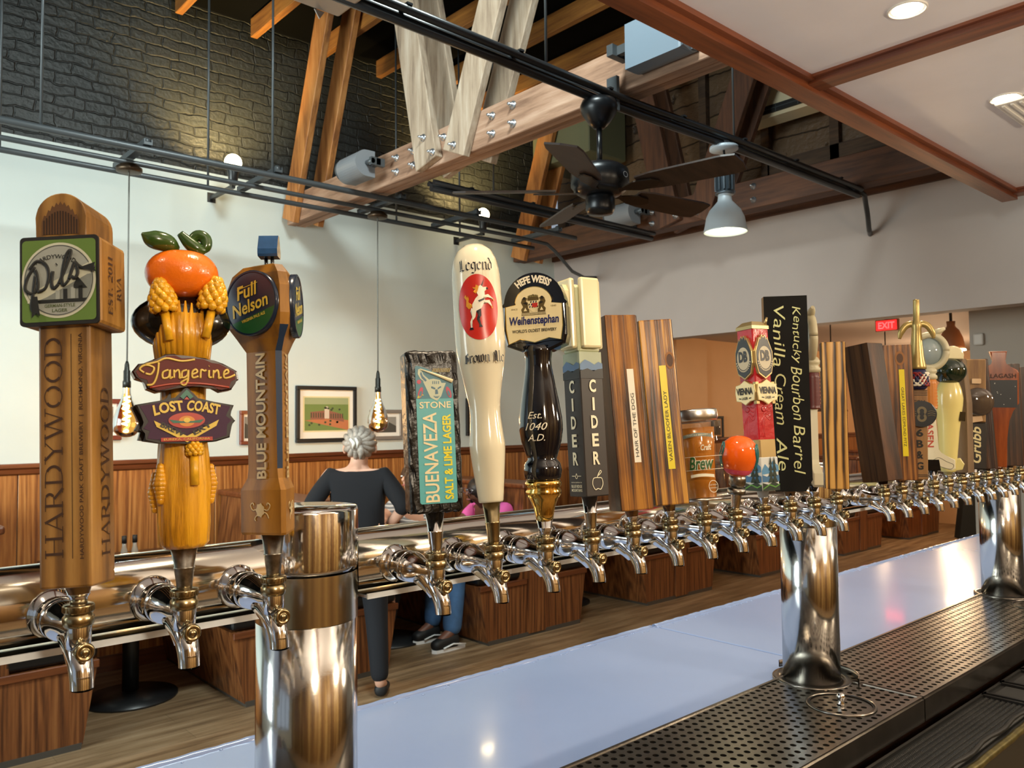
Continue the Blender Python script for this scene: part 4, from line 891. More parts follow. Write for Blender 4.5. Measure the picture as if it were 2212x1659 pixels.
# engraved serif capitals: thick and thin strokes with foot serifs
def arcp(cx, cy, rx, ry, a0, a1, n=14): return [(cx+rx*cos(rad(a0+(a1-a0)*k/n)), cy+ry*sin(rad(a0+(a1-a0)*k/n))) for k in range(n+1)]
SER = {'H': (1.05, [[(.2, 0), (.2, 1)], [(.85, 0), (.85, 1)]], [[(.2, .5), (.85, .5)]], [(.2, 0), (.2, 1), (.85, 0), (.85, 1)]), 'A': (1.0, [[(.48, 1), (.86, 0)]], [[(.5, 1), (.14, 0)], [(.26, .34), (.72, .34)]], [(.14, 0), (.86, 0)]),
       'R': (1.0, [[(.2, 0), (.2, 1)], [(.5, .48), (.92, 0)], arcp(.46, .74, .24, .24, 50, -50, 6)], [[(.2, .98), (.5, .98)]+arcp(.46, .74, .26, .24, 80, -90)+[(.2, .5)]], [(.2, 0), (.92, 0), (.14, 1)]),
       'D': (1.05, [[(.2, 0), (.2, 1)], arcp(.42, .5, .46, .46, 55, -55, 10)], [[(.2, .98), (.42, .98)]+arcp(.42, .5, .48, .48, 90, -90)+[(.2, .02)]], [(.14, 0), (.14, 1)]),
       'Y': (.95, [[(.1, 1), (.48, .48)], [(.48, .5), (.48, 0)]], [[(.86, 1), (.48, .48)]], [(.1, 1), (.86, 1), (.48, 0)]), 'W': (1.35, [[(.1, 1), (.4, 0)], [(.64, 1), (.94, 0)]], [[(.4, 0), (.66, 1)], [(.94, 0), (1.22, 1)]], [(.1, 1), (.64, 1), (1.22, 1)]),
       'O': (1.1, [arcp(.55, .5, .42, .46, 130, 230, 10), arcp(.55, .5, .42, .46, 50, -50, 10)], [arcp(.55, .5, .44, .5, 0, 360, 28)], []), '0': (.85, [arcp(.42, .5, .28, .46, 130, 230, 10), arcp(.42, .5, .28, .46, 50, -50, 10)], [arcp(.42, .5, .3, .5, 0, 360, 24)], []),
       'E': (.9, [[(.2, 0), (.2, 1)]], [[(.2, .97), (.75, .97), (.75, .75)], [(.2, .5), (.6, .5)], [(.2, .03), (.78, .03), (.78, .28)]], [(.14, 0), (.14, 1)]), 'S': (.8, [arcp(.4, .26, .25, .25, 90, -60, 8), arcp(.4, .74, .25, .25, 120, 270, 8)], [arcp(.4, .26, .27, .26, 90, -170), arcp(.4, .74, .27, .26, 20, 270)], []),
       'T': (.9, [[(.45, 0), (.45, 1)]], [[(.08, .75), (.08, .97), (.82, .97), (.82, .75)]], [(.45, 0)]), 'V': (.95, [[(.1, 1), (.48, 0)]], [[(.48, 0), (.84, 1)]], [(.1, 1), (.84, 1)]), '1': (.6, [[(.3, 0), (.3, 1)]], [[(.1, .8), (.3, 1)]], [(.3, 0)]),
       '2': (.8, [arcp(.4, .72, .24, .26, 60, -30, 6), [(.1, .05), (.7, .05)]], [arcp(.4, .72, .28, .27, 170, -20)+[(.1, .03)]], []), '.': (.35, [[(.12, .06), (.24, .06)]], [], []), ' ': (.45, [], [], [])}
def serif(m, s, F, W, hh, mi, bold=1.0):
    tot = sum(SER[c][0] for c in s); k = W/tot; x0 = -W/2; j = 0
    for c in s:
        wd, th, tn, sf_ = SER[c]
        segs = [(a, b, .15*bold) for ln in th for a, b in zip(ln, ln[1:])]+[(a, b, .055*bold) for ln in tn for a, b in zip(ln, ln[1:])]+[((x-.17, y*.97+.015), (x+.17, y*.97+.015), .05*bold) for x, y in sf_]
        for (ax, ay), (bx, by), q in segs:
            A_ = Vector((x0+ax*k, (ay-.5)*hh)); B_ = Vector((x0+bx*k, (by-.5)*hh)); u = (B_-A_)
            if u.length < 1e-7: continue
            u.normalize(); n_ = Vector((-u.y, u.x))*(q*hh*.5); A_ -= u*q*hh*.12; B_ += u*q*hh*.12; j += 1
            m.add([(p.x, p.y, .0003+j*8e-7) for p in (A_-n_, B_-n_, B_+n_, A_+n_)], [(0, 1, 2, 3)], mi, False, F)
        x0 += wd*k
    return m

# 1 square-topped maple handle
e = H(0, 'square-topped maple handle with a green PILS label and burnt-in lettering, leftmost of all', -40, 4.7, .013); z = .013
m = MB().box(-.0188, .0188, -.0188, .0188, z, z+.195, 0, .002, 2); m.build('neck', hw, e)
m = MB().box(-.0285, .0285, -.022, .022, z+.191, z+.258, 0, .003, 2); m.build('head', hw, e)
ar = [(-.0185, 0), (.0185, 0)]+[(.0185*cos(a), .0165+.0185*sin(a)) for a in [pi*k/16 for k in range(17)]]
m = MB().prism(ar, -.022, .022, 0, M=T(0, 0, z+.257) @ frame((0, 0, 0), (1, 0, 0), (0, 0, 1)), bevel=.0008); m.build('arched_top', hw, e)
m = MB(); tree = [(-.0135, .003), (-.0135, .008)]+[(-.0135+.027*k/18, .014+.0125*sin(pi*k/18)+(.0018 if k % 2 else -.0008)) for k in range(19)]+[(.0135, .008), (.0135, .003)]
m.poly(tree, 0, face(.0222, z+.257), .0002)
for k in range(13): x = -.012+.002*k; m.poly([(x-.0004, .003), (x+.0004, .003), (x+.0005, .012+.009*sin(pi*(k+1)/14)), (x-.0005, .012+.009*sin(pi*(k+1)/14))], 1, face(.0222, z+.257), .0004)
m.build('engraved_tree', [ink('charred_tree', '#5d3e22', .8), ink('char_line', '#26160a', .8)], e)
m = MB(); F = face(.0225, z+.2245)
m.prism(rrect(.057, .067, .003), 0, .0022, 0, M=F); m.poly(rrect(.0535, .0615, .003), 1, F, .0024)
m.ring(.0, .0268, 2, F, .0026, k=1.06); m.ring(.0, .0252, 3, F, .0028, k=1.06)
m.ring(.0244, .0248, 4, F, .003, k=1.06)
m.poly([(-.0225, -.010), (.0005, .0015), (.023, .013), (.023, .004), (-.014, -.0165), (-.0225, -.0165)], 2, F, .003)
m.poly([(-.019, -.0165), (.019, -.0165), (.0235, -.006), (.024, .0035), (.021, .0035), (-.0085, -.0125)], 5, F, .0031)
m.poly([(-.014, -.0170), (.0185, -.0170), (.0205, -.0145), (-.0155, -.0145)], 4, F, .0034)
for k in range(4): m.poly([(-.002+.0055*k, -.0145), (.001+.0055*k, -.0145), (.001+.0055*k, -.008+.001*k), (-.002+.0055*k, -.008+.001*k)], 4 if k % 2 else 3, F, .0035)
m.poly([(.011, -.004), (.014, .002), (.018, -.003), (.021, -.007), (.011, -.007)], 4, F, .0035)
m.text('HARDYWOOD', F @ T(-.002, .0178, .0032), .031, .0032, 4, arc=.026, off=.01)
m.text('GERMAN-STYLE', F @ T(.001, -.0192, .0032), .022, .0024, 6, off=.01); m.text('LAGER', F @ T(.001, -.0228, .0032), .011, .0024, 6, off=.01)
m.build('label', [black, ink('label_green', '#61803a', .45), ink('label_silver', '#c9ccb8', .4), ink('label_greyblue', '#9fa59f', .4), ink('label_ink', '#1c1e1c', .5), ink('label_scene', '#7f8580', .5), ink('label_olive_ink', '#4c5a2c', .5)], e)
m = MB(); G = F @ T(0, 0, .0042)
m.strokes = None
pl = [[(-.0165, .0105), (-.0215, .003), (-.0235, -.006), (-.019, -.0095), (-.0145, -.006), (-.0150, .004), (-.0165, .008)],
      [(-.0205, .0085), (-.0150, .0145), (-.0085, .0115), (-.0065, .003), (-.0090, -.006), (-.0145, -.0085)],
      [(-.0160, .004), (-.0175, -.008), (-.0190, -.020), (-.0160, -.0245), (-.0180, -.019)],
      [(-.0035, .0065), (-.0045, -.002), (-.0030, -.0065), (.0005, -.0035)], [(-.0010, .0115), (-.0006, .0118)],
      [(.0005, -.0035), (.0055, .008), (.0095, .0195), (.0085, .0215), (.0055, .016), (.0030, .002), (.0040, -.0045), (.0080, -.0005)],
      [(.0080, -.0005), (.0115, .0105), (.0130, .012), (.0145, .005), (.0125, .0005), (.0100, .002)], [(.0130, .0120), (.0180, .0080), (.0270, .0085)]]
strokes(m, pl, .00125, G, 0); m.poly([(.0175, .0088), (.0275, .0118), (.0262, .0085), (.0280, .0045), (.019, .0068)], 0, G, .0006)
m.poly([(-.0185, -.012), (-.0145, -.012), (-.0125, -.027), (-.0155, -.0245), (-.0185, -.028)], 0, G, .0006); m.build('script_lettering', ink('label_ink', '#1c1e1c', .5), e)
m = serif(MB(), 'HARDYWOOD', face(.0189, z+.103, -.0075, 'u'), .163, .0125, 0).text('HARDYWOOD PARK CRAFT BREWERY  |  RICHMOND, VIRGINIA', face(.0189, z+.103, .0125, 'u'), .165, .0036, 0, off=.01)
m.poly([(-.082, -.00025), (.082, -.00025), (.082, .00025), (-.082, .00025)], 0, face(.0189, z+.103, .0055, 'u'), .0003)
serif(m, 'HARDYWOOD', face(.0189, z+.0835, .003, 'u', 90), .128, .0125, 0)
serif(m, 'EST. 2011', face(.0286, z+.2235, -.006, 'u', 90), .046, .0068, 0, 1.25); serif(m, 'RVA', face(.0286, z+.2235, .0085, 'u', 90), .019, .0068, 0, 1.25)
m.poly([(-.018, -.0002), (.018, -.0002), (.018, .0002), (-.018, .0002)], 0, face(.0286, z+.2235, .0018, 'u', 90), .0003)
m.build('burnt_lettering', burn, e)

# 2 handle topped by an orange
straw = wood('golden_straw_resin', '#6b3f0c', '#cd8f1c', '#efb02a', (95, 95, 7), 0, 1, .28, .7, .4, .3, .62)
e = H(1, 'golden wheat-sheaf handle topped by an orange, with script sign and star sign', -13, 2.4, .032, pewter, .0105); z = .032
m = MB(); R = []
for k, (zz, r) in enumerate([(0, .0155), (.004, .0185), (.02, .0195), (.05, .0205), (.075, .0185), (.10, .0165), (.13, .017), (.155, .0185), (.175, .022), (.188, .023)]):
    R.append([((r*(1+.05*sin(9*a+zz*60)+.03*sin(17*a)))*cos(a), (r*.85*(1+.05*sin(9*a+zz*60)))*sin(a), z+zz) for a in [2*pi*i/72 for i in range(72)]])
m.rings(R, 0, True, True)
for k in range(15):
    a = pi*k/14+pi; x = .019*cos(a); y = .0165*sin(a); L = rnd.uniform(.03, .05)
    m.tube([(x*.9, y*.9, z+.15), (x*1.05, y*1.05, z+.172), (x*1.12, y*1.15, z+.15+L)], [.004, .0038, .0006], 0, 8)
for zz, aa in ((.045, 178), (.05, 5), (.052, -150)):
    for k in range(9): m.ball((.021*cos(rad(aa)), .018*sin(rad(aa)), z+zz+(k-4)*.0032), (.006-.0007*abs(k-4), .0055-.0006*abs(k-4), .004), 0, 10, 6)
m.build('sheaf', straw, e)
def hop(m, c, s, tilt_):
    Mx = T(*c) @ RY(tilt_) @ Matrix.Scale(s, 4)
    m.ball((0, 0, .012), (.0075, .0064, .0125), 0, 14, 10, Mx)
    for q in range(6):
        for k in range(8):
            a = 2*pi*(k+.5*(q % 2))/8; rr = (.0082, .0088, .0084, .0070, .0050, .0026)[q]; zz = .001+q*.0042
            m.tube([(rr*.8*cos(a), rr*.7*sin(a), zz-.003), (rr*cos(a), rr*.88*sin(a), zz), (rr*1.12*cos(a), rr*.98*sin(a), zz+.0035)], [.0022, .0034, .0006], 0, 8, Mx, res=2)
hopm = P('golden_hop_resin', '#ecb226', .28, coat=.4, noise=.25, nscale=150)
for q, (c_, s_, t_) in enumerate((((-.0155, -.0165, z+.190), 1.0, -8), ((.0200, -.0150, z+.193), 1.05, 12), ((.006, -.0178, z+.075), .62, 0))):
    m = MB(); hop(m, c_, s_, t_); m.tube([((-.015, .02, .006)[q], -.017, z+(.188, .19, .074)[q]), ((-.012, .015, .006)[q], -.0185, z+(.165, .168, .05)[q])], .0035, 0, 8); m.build('hop_cone', hopm, e)
m = MB().ball((0, .004, z+.183), (.0385, .020, .0235), 0, 28, 16); m.build('dark_back', blackg, e)
m = MB(); R = []
for k in range(1, 20): t_ = pi*k/20; R.append([(.0285*sin(t_)**.9*cos(a), .0255*sin(t_)**.9*sin(a), z+.2225-.0205*cos(t_)-(.003*math.exp(-((t_-pi)/.35)**2))) for a in [2*pi*i/40 for i in range(40)]])
m.rings(R, 0, True, True); m.build('orange_fruit', P('glossy_orange_peel', '#f57a1a', .22, coat=.5, bump=.12, bscale=420), e)
m = MB(); lf = P('glossy_dark_leaf', '#33501e', .2, coat=.5)
m.tube([(-.004, 0, z+.243), (-.012, -.004, z+.247), (-.024, -.006, z+.249), (-.031, -.007, z+.2525)], [.0035, .0075, .007, .001], 0, 14, res=5)
m.tube([(-.002, -.004, z+.256), (.006, -.004, z+.2475), (.013, -.005, z+.243), (.018, -.006, z+.243)], [.003, .0055, .005, .002], 0, 12, res=5)
m.tube([(.006, -.002, z+.25), (.012, -.002, z+.2555), (.018, -.003, z+.253), (.0175, -.004, z+.2455), (.011, -.004, z+.243)], [.0035, .0048, .005, .0045, .003], 0, 12, res=5)
m.build('leaves', lf, e)
m = MB(); F = T(0, -.020, z+.1375) @ frame((0, 0, 0), (1, 0, 0), (0, 0, 1))
ol = [(-.0395, .002), (-.035, .008), (-.028, .0085), (-.024, .012), (-.018, .0125), (-.016, .016), (-.009, .0165), (-.004, .014), (.004, .0145), (.014, .0135), (.020, .0105), (.027, .0095), (.033, .006), (.0385, .003), (.0395, -.004), (.036, -.006), (.034, -.012), (.026, -.0135), (.020, -.010), (.010, -.0095), (.002, -.0105), (-.006, -.0095), (-.015, -.0125), (-.022, -.014), (-.029, -.011), (-.031, -.005), (-.037, -.003)]
m.prism(ol, -.014, .004, 0, M=F, bevel=.0012); m.prism([(x*.93, y*.9) for x, y in ol], .0038, .0046, 1, M=F)
m.build('script_sign', [ink('deep_maroon_gloss', '#2c0d0a', .2), ink('maroon_red', '#5e140c', .6)], e)
m = MB(); G = F @ T(0, 0, .0052)
sc = [[(-.031, .001), (-.034, .004), (-.030, .007), (-.024, .005), (-.026, .000), (-.030, .0005)], [(-.030, .0075), (-.022, .0095), (-.015, .0125), (-.004, .0105), (.006, .012)], [(-.0205, .009), (-.0215, .000), (-.0245, -.0075), (-.029, -.0085)],
      [(-.0135, .0035), (-.0175, .0015), (-.0175, -.003), (-.0135, -.002), (-.0125, .0035), (-.0125, -.003), (-.0105, -.002)], [(-.0095, .0035), (-.0095, -.003)], [(-.0095, .001), (-.0065, .0035), (-.0055, .000), (-.0055, -.003), (-.0035, -.002)],
      [(.000, .0035), (-.0035, .002), (-.0035, -.0025), (.000, -.001), (.0010, .0035), (.0005, -.005), (-.002, -.0085), (-.0045, -.0065), (.001, -.003)], [(.0035, -.0002), (.0075, .0018), (.0065, .0040), (.0040, .002), (.0042, -.0025), (.0085, -.0015)],
      [(.010, -.003), (.0105, .0035), (.013, .0028), (.0145, .0038)], [(.0165, .0035), (.0165, -.002), (.0185, -.002)], [(.0165, .0065), (.0168, .0067)], [(.0195, -.003), (.020, .0035)], [(.0198, .001), (.0228, .0035), (.0238, .0), (.0238, -.003), (.026, -.002)],
      [(.0275, -.0002), (.0312, .0016), (.0305, .004), (.028, .002), (.0282, -.0025), (.0325, -.002), (.0365, .000)]]
strokes(m, sc, .00085, G, 0); strokes(m, [[(-.027, -.0105), (-.010, -.0075), (.010, -.0072), (.032, -.0102)]], .0008, G, 1)
m.build('script_lettering', [ink('pale_gold_ink', '#d9b955', .35), ink('red_gold_ink', '#a8402a', .35)], e)
m = MB(); F = T(0, -.019, z+.1005) @ frame((0, 0, 0), (1, 0, 0), (0, 0, 1))
ol = [(-.037, .0135), (-.020, .0165), (-.008, .018), (-.0045, .0215), (0, .029), (.0045, .0215), (.008, .0175), (.020, .0155), (.036, .0125), (.032, .004), (.037, .000), (.033, -.004), (.0325, -.0135), (.022, -.0165), (0, -.0175), (-.020, -.0165), (-.031, -.0145), (-.029, -.008), (-.034, -.006), (-.030, .000), (-.033, .006)]
m.prism(ol, -.018, .003, 0, M=F, bevel=.001)
for dx, dd in ((-.0095, -.009),): m.prism([(x*.8+dx, y*.93) for x, y in ol], -.020, -.008, 0, M=F)
m.prism([(x*.92, y*.9+.0004) for x, y in ol], .0028, .0034, 1, M=F)
m.poly([(-.005, .0195), (0, .0255), (.005, .0195), (.0025, .0175), (0, .0205), (-.0025, .0175)], 2, F, .0042); m.poly([(-.002, .0172), (0, .0195), (.002, .0172)], 3, F, .0042)
m.disc(.0135, .0062, 3, F, .0040, 32, 0, .0008); m.disc(.006, .0042, 4, F, .0042, 24, 0, .0002); m.poly([(-.013, .0016), (-.004, .0002), (.004, .0002), (.013, .0016), (.010, -.0012), (-.010, -.0012)], 2, F, .0043); m.disc(.0025, .002, 5, F, .0045, 20, 0, .001)
m.poly([(-.024, .001), (0, -.0115), (.024, .001), (.022, -.004), (0, -.0165), (-.022, -.004)], 5, F, .0044)
m.text('LOST', F @ T(-.0135, .0105, .004) @ RZ(10), .022, .0085, 5, arch=.001, off=.035).text('COAST', F @ T(.0125, .0105, .004) @ RZ(-9), .025, .0085, 5, arch=.001, off=.035)
m.text('BREW', F @ T(-.0105, -.0062, .0048) @ RZ(-27), .019, .0038, 0, off=.03).text('ERY', F @ T(.0115, -.0058, .0048) @ RZ(28), .0155, .0038, 0, off=.03)
m.poly([(-.019, -.0125), (.019, -.0125), (.019, -.0155), (-.019, -.0155)], 3, F, .0046).text('EUREKA, CALIFORNIA', F @ T(0, -.014, .0049), .034, .0018, 5)
m.build('star_sign', [ink('bronze_black', '#17110f', .4), ink('plum_purple', '#3d163a', .6), ink('sign_teal', '#1f6b58', .35), ink('sign_red', '#b13527', .35), ink('sign_orange', '#d98a28', .35), ink('sign_yellow', '#e0c14a', .35)], e)

# 3 triangular badge handle
def tri_ring(r, R, z):
    P_ = []
    for k in range(3):
        a = rad(-90+120*k)        # face normal
        for s in (-1, 1):
            b_ = a+rad(60*s)      # chamfer normal on that side
            den = sin(b_-a); x = (r*sin(b_)-R*sin(a))/den; y = (R*cos(a)-r*cos(b_))/den
            P_.append((x, y, z))
    return P_
amber = wood('amber_stained_maple', '#6a4710', '#946419', '#a87624', (40, 40, 5), .15, 14, .42, .05, .1)
e = H(2, 'three-sided amber handle with round navy badges and a small blue peaked cap on two pegs', -66, 2.2, .036, pewter, .0098); z = .036
prof = [(0, .0145, .0250), (.002, .0150, .0262), (.038, .0150, .0262), (.048, .0120, .0205), (.056, .0118, .0195), (.157, .0125, .0200), (.168, .0160, .0275), (.178, .0205, .0345), (.188, .0218, .0365), (.212, .0212, .0355), (.224, .019, .031), (.232, .0140, .022), (.235, .006, .0095)]
RR = [tri_ring(a, b_, z+zz) for zz, a, b_ in prof]
m = MB(); n = 6
for k in range(len(RR)-1):
    for i in range(6):
        side = i % 2 == 1
        blue = side and .05 <= prof[k][0] < .17
        m.add([RR[k][i], RR[k][(i+1) % 6], RR[k+1][(i+1) % 6], RR[k+1][i]], [(0, 1, 2, 3)], 1 if blue else 0, False)
m.add(RR[0]+RR[-1], [tuple(range(5, -1, -1)), tuple(range(6, 12))], 0); m.build('body', [amber, ink('navy_stripe', '#17314f', .4)], e)
def badge(ang, nm):
    m = MB(); F = face(.0218, z+.198, 0, 'h', ang)
    m.lathe([(.0283, -.002), (.0283, .0028), (.0272, .0034), (.0262, .0028)], 0, 48, M=F, caps=False); m.disc(.0268, .0268, 1, F, .0026)
    m.poly([(.0268*cos(a), .0268*sin(a)) for a in [pi*(1.22+.73*k/24) for k in range(25)]], 2, F, .0029)
    m.text('Full', F @ T(-.0035, .0108, .0031) @ RZ(12), .0235, .0118, 3, shear=.22, off=.02).text('Nelson', F @ T(-.0005, -.0022, .0031) @ RZ(14), .040, .0115, 3, shear=.2, off=.02)
    m.poly([(-.0145, .0035), (.008, .0085), (.008, .0090), (-.0145, .0042)], 3, F @ T(0, .0085, 0), .0031)
    m.text('VIRGINIA PALE ALE', F @ T(.0035, -.0128, .0031) @ RZ(14), .026, .0026, 3, off=.02)
    m.build(nm, [ink('navy_rim', '#16263c', .2), ink('badge_navy', '#1c2c44', .3), ink('badge_green', '#1f5a30', .35), ink('badge_yellow', '#d6c04a', .4)], e)
    F = face(.0127, z+.1015, 0, 'u', ang); m = MB().text('BLUE MOUNTAIN', F, .108, .0105, 0, d=.0008, off=.025)
    m.build('raised_lettering', ink('pale_gold_paint', '#cdb98a', .35), e)
    m = MB(); F2 = face(.0151, z+.021, 0, 'h', ang); m.poly([(.004*cos(a)*(1+.25*(k % 2)), .004*sin(a)*(1.3+.3*(k % 2))) for k, a in enumerate([2*pi*q/14 for q in range(14)])], 0, F2, .0008)
    strokes(m, [[(-.003, .001), (-.008, .000), (-.0105, .004), (-.008, .006), (-.007, .004)], [(.003, .001), (.008, .000), (.0105, .004), (.008, .006), (.007, .004)], [(-.002, -.003), (-.006, -.007), (-.005, -.009)], [(.002, -.001), (.007, -.003), (.009, -.007)]], .0006, F2 @ T(0, 0, .0006), 0)
    m.build('raised_flower', ink('pale_gold_paint', '#cdb98a', .35), e)
badge(0, 'round_badge'); badge(120, 'round_badge'); badge(-120, 'round_badge')
m = MB()
for dx in (-.0035, .0035): m.tube([(dx, 0, z+.228), (dx, 0, z+.246)], .0016, 0, 8)
m.build('pegs', blackg, e)
m = MB(); F = T(0, 0, z+.242) @ RZ(30) @ frame((0, 0, 0), (0, 1, 0), (0, 0, 1))
m.prism([(-.0085, .002), (-.007, 0), (.007, 0), (.0085, .002), (.0085, .0065), (.002, .0195), (-.002, .0195), (-.0085, .0065)], -.0085, .0085, 0, 1, F)
m.build('peaked_cap', [P('weathered_cream', '#b3aa95', .35, noise=.5, nscale=200), P('glossy_steel_blue', '#2c5484', .2, noise=.2, nscale=90)], e)

# 4 black stone-like handle
e = H(3, 'black stone-textured block handle with a turquoise BUENAVEZA label', -24, 3.5, .040, None, .0098); z = .040
m = MB(); nx, nz = 26, 60; w2, h2, d2 = .027, .162, .016
bm = bmesh.new(); bmesh.ops.create_cube(bm, size=1)
for p in bm.verts: p.co = Vector((p.co.x*2*w2, p.co.y*2*d2, z+(p.co.z+.5)*h2))
bmesh.ops.bevel(bm, geom=bm.edges[:], offset=.004, segments=3, profile=.5, affect='EDGES'); bmesh.ops.subdivide_edges(bm, edges=[q for q in bm.edges if q.calc_length() > .02], cuts=16, use_grid_fill=True)
from mathutils import noise as mno
for p in bm.verts:
    q = p.co.copy(); n_ = mno.noise(q*160)*.0014+mno.noise(q*420)*.0007
    ed = (abs(q.x) > .0215 or q.z > z+h2-.012 or q.z < z+.008) and q.x > -.026
    if ed: p.co += Vector((n_, n_*1.2, n_))*1.3
m.frombm(bm, 0, False)
m.build('block', P('black_stone', '#060606', .33, bump=.3, bscale=120), e)
F = face(.0162, z+.0775, .0015); m = MB()
lo = [(-.0175, -.0685), (.0175, -.0685), (.019, -.067), (.019, .0545), (.012, .0575), (-.010, .0675), (-.0175, .0695), (-.019, .068), (-.019, -.067)]
m.poly(lo, 0, F, .0006)
m.poly([(-.019, .036), (.019, .036), (.019, .0545), (.012, .0575), (-.010, .0675), (-.0175, .0695), (-.019, .068)], 1, F, .0008)
m.poly([(-.0045, .037), (.002, .0335), (.0065, .038), (.0095, .046), (.0120, .0515), (.0075, .0515), (.0060, .0545), (-.0005, .0560), (-.0045, .0555), (-.0075, .0525), (-.0115, .0535), (-.0085, .0465)], 2, F, .001)
m.poly([(-.0045, .0545), (-.0105, .0600), (-.0135, .0665), (-.0160, .0655), (-.0165, .0610), (-.0140, .0560), (-.0085, .0520)], 2, F, .0011).poly([(-.0075, .0545), (-.0115, .0590), (-.0130, .0635), (-.0142, .0610), (-.0125, .0565), (-.0090, .0530)], 3, F, .0012)
m.poly([(-.0035, .0465), (.0005, .0450), (.0010, .0465), (-.0030, .0485)], 3, F, .0012).poly([(.0035, .0450), (.0070, .0470), (.0065, .0485), (.0032, .0465)], 3, F, .0012)
m.poly([(.0008, .0450), (.0030, .0450), (.0036, .0405), (.0005, .0402)], 3, F, .0012).poly([(-.0015, .0385), (.0050, .0385), (.0030, .0365), (.0005, .0365)], 3, F, .0012).poly([(-.0005, .0378), (.0040, .0378), (.0038, .0383), (-.0003, .0383)], 2, F, .0013)
for q in range(4): m.poly([(-.002+.002*q, .0505), (-.0012+.002*q, .0505), (-.001+.002*q, .0535), (-.0018+.002*q, .0535)], 3, F, .0012)
for s in (-1, 1): m.disc(.0022, .006, 4, F @ T(s*.0145, .042, 0) @ RZ(s*18), .001, 20); m.disc(.0011, .003, 1, F @ T(s*.0145, .041, 0) @ RZ(s*18), .0012, 16); m.disc(.0022, .0022, 4, F @ T(s*.0155, .053, 0), .001, 16) if s < 0 else None
for k in range(8): m.poly([(-.018+.0008*k, .0365+.0006*k), (-.0165+.0008*k, .0365+.0004*k), (-.017+.0006*k, .0395)], 5, F, .0011)
m.text('STONE', F @ T(0, .0295, .0009), .032, .0066, 6, off=.015)
m.text('BUENAVEZA', F @ T(-.0062, -.0225, .0009) @ RZ(90), .089, .0142, 6, off=.015)
m.text('SALT & LIME LAGER', F @ T(.0108, -.0225, .0009) @ RZ(90), .085, .0088, 7, off=.03)
m.build('label', [ink('turquoise_label', '#56b0b5', .4), ink('deep_teal_art', '#2c7588', .4), ink('pale_art', '#bfc9ae', .4), ink('art_shadow_blue', '#2f6680', .4), ink('paisley_red', '#b52c50', .4), ink('paisley_yellow', '#c9c23a', .4), ink('label_cream', '#eadfb4', .4), ink('label_yellow', '#e8dc1c', .4)], e)
m = MB(); m.tube([(-.0135, 0, .0655), (.004, 0, .0590), (.0185, 0, .0530)], [.0006, .0014, .0021], 0, 14, M=face(.0162, z+.0775, .0015) @ Matrix(((1, 0, 0, 0), (0, 0, 1, 0), (0, 1, 0, .0016), (0, 0, 0, 1))))
for k in range(11): m.poly([(-.002+.0017*k, .0625), (-.0012+.0017*k, .0625), (.0005+.0017*k, .0665), (-.0003+.0017*k, .0665)], 1, face(.0162, z+.0775, .0015), .0009)
m.build('peeled_corner', [ink('paper_curl', '#e5dcb6', .4), ink('old_gold_print', '#a38d2c', .4)], e)

# broad-nib blackletter pen strokes
BLK = {'e': (.72, [[(.65, .15), (.35, 0), (.12, .2), (.12, .8), (.38, 1), (.62, .78), (.2, .45)]]), 'n': (.82, [[(0, .85), (.15, 1), (.15, .05), (.25, 0)], [(.15, .8), (.45, 1), (.62, .85), (.62, .1), (.75, 0)]]),
       'd': (.78, [[(.62, .9), (.35, 1), (.12, .8), (.12, .2), (.35, 0), (.6, .2), (.62, .8), (.25, 1.5), (.1, 1.55)]]), 'g': (.78, [[(.6, .85), (.35, 1), (.12, .8), (.12, .3), (.35, .1), (.6, .3)], [(.62, 1), (.62, -.2), (.4, -.45), (.1, -.35)]]),
       'r': (.62, [[(0, .85), (.15, 1), (.15, .05), (.25, 0)], [(.15, .8), (.4, 1), (.55, .85)]]), 'o': (.78, [[(.38, 1), (.12, .8), (.12, .2), (.38, 0), (.64, .2), (.64, .8), (.38, 1)]]),
       'w': (.95, [[(0, .95), (.12, 1), (.12, .15), (.3, 0), (.45, .15)], [(.45, 1), (.45, .15), (.63, 0), (.8, .2), (.8, .8), (.7, 1.1)]]), 'l': (.38, [[(.05, 1.5), (.15, 1.6), (.15, .1), (.28, 0)]]),
       'L': (1.0, [[(.55, 1.55), (.2, 1.35), (.25, .9), (.25, .2), (.1, 0)], [(.1, .02), (.5, .1), (.75, -.02), (.9, .15)], [(0, 1.2), (.2, 1.35)], [(.45, 1.4), (.45, .2)]]),
       'B': (.9, [[(.2, 1.5), (.2, .05)], [(0, 1.4), (.25, 1.6), (.6, 1.45), (.65, 1.1), (.3, .85), (.7, .7), (.72, .25), (.4, 0), (.05, .1)], [(.4, 1.45), (.4, .1)]]),
       'A': (.9, [[(.05, 0), (.25, .1), (.3, .9), (.15, 1.3), (.4, 1.55), (.6, 1.4), (.62, .1), (.78, 0)], [(.3, .65), (.62, .65)], [(.45, 1.45), (.45, .1)]]), ' ': (.45, [])}
def blackletter(m, s, F, W, mi, wr, d, nib=.2):
    tot = sum(BLK[c][0] for c in s); k = W/tot; x0 = -W/2; nx, ny = nib*.5*cos(rad(38)), nib*.5*sin(rad(38)); j = 0
    for c in s:
        wd, ls = BLK[c]
        for ln in ls:
            for (ax, ay), (bx, by) in zip(ln, ln[1:]):
                q = [(ax-nx, ay-ny), (ax+nx, ay+ny), (bx+nx, by+ny), (bx-nx, by-ny)]; j += 1
                q = [(x0+x*k, (y-.7)*k*1.05) for x, y in q]
                m.add([((wr+d+j*2e-6)*sin(x/wr), y, (wr+d+j*2e-6)*cos(x/wr)-wr) for x, y in q], [(0, 1, 2, 3)], mi, False, F)
        x0 += wd*k

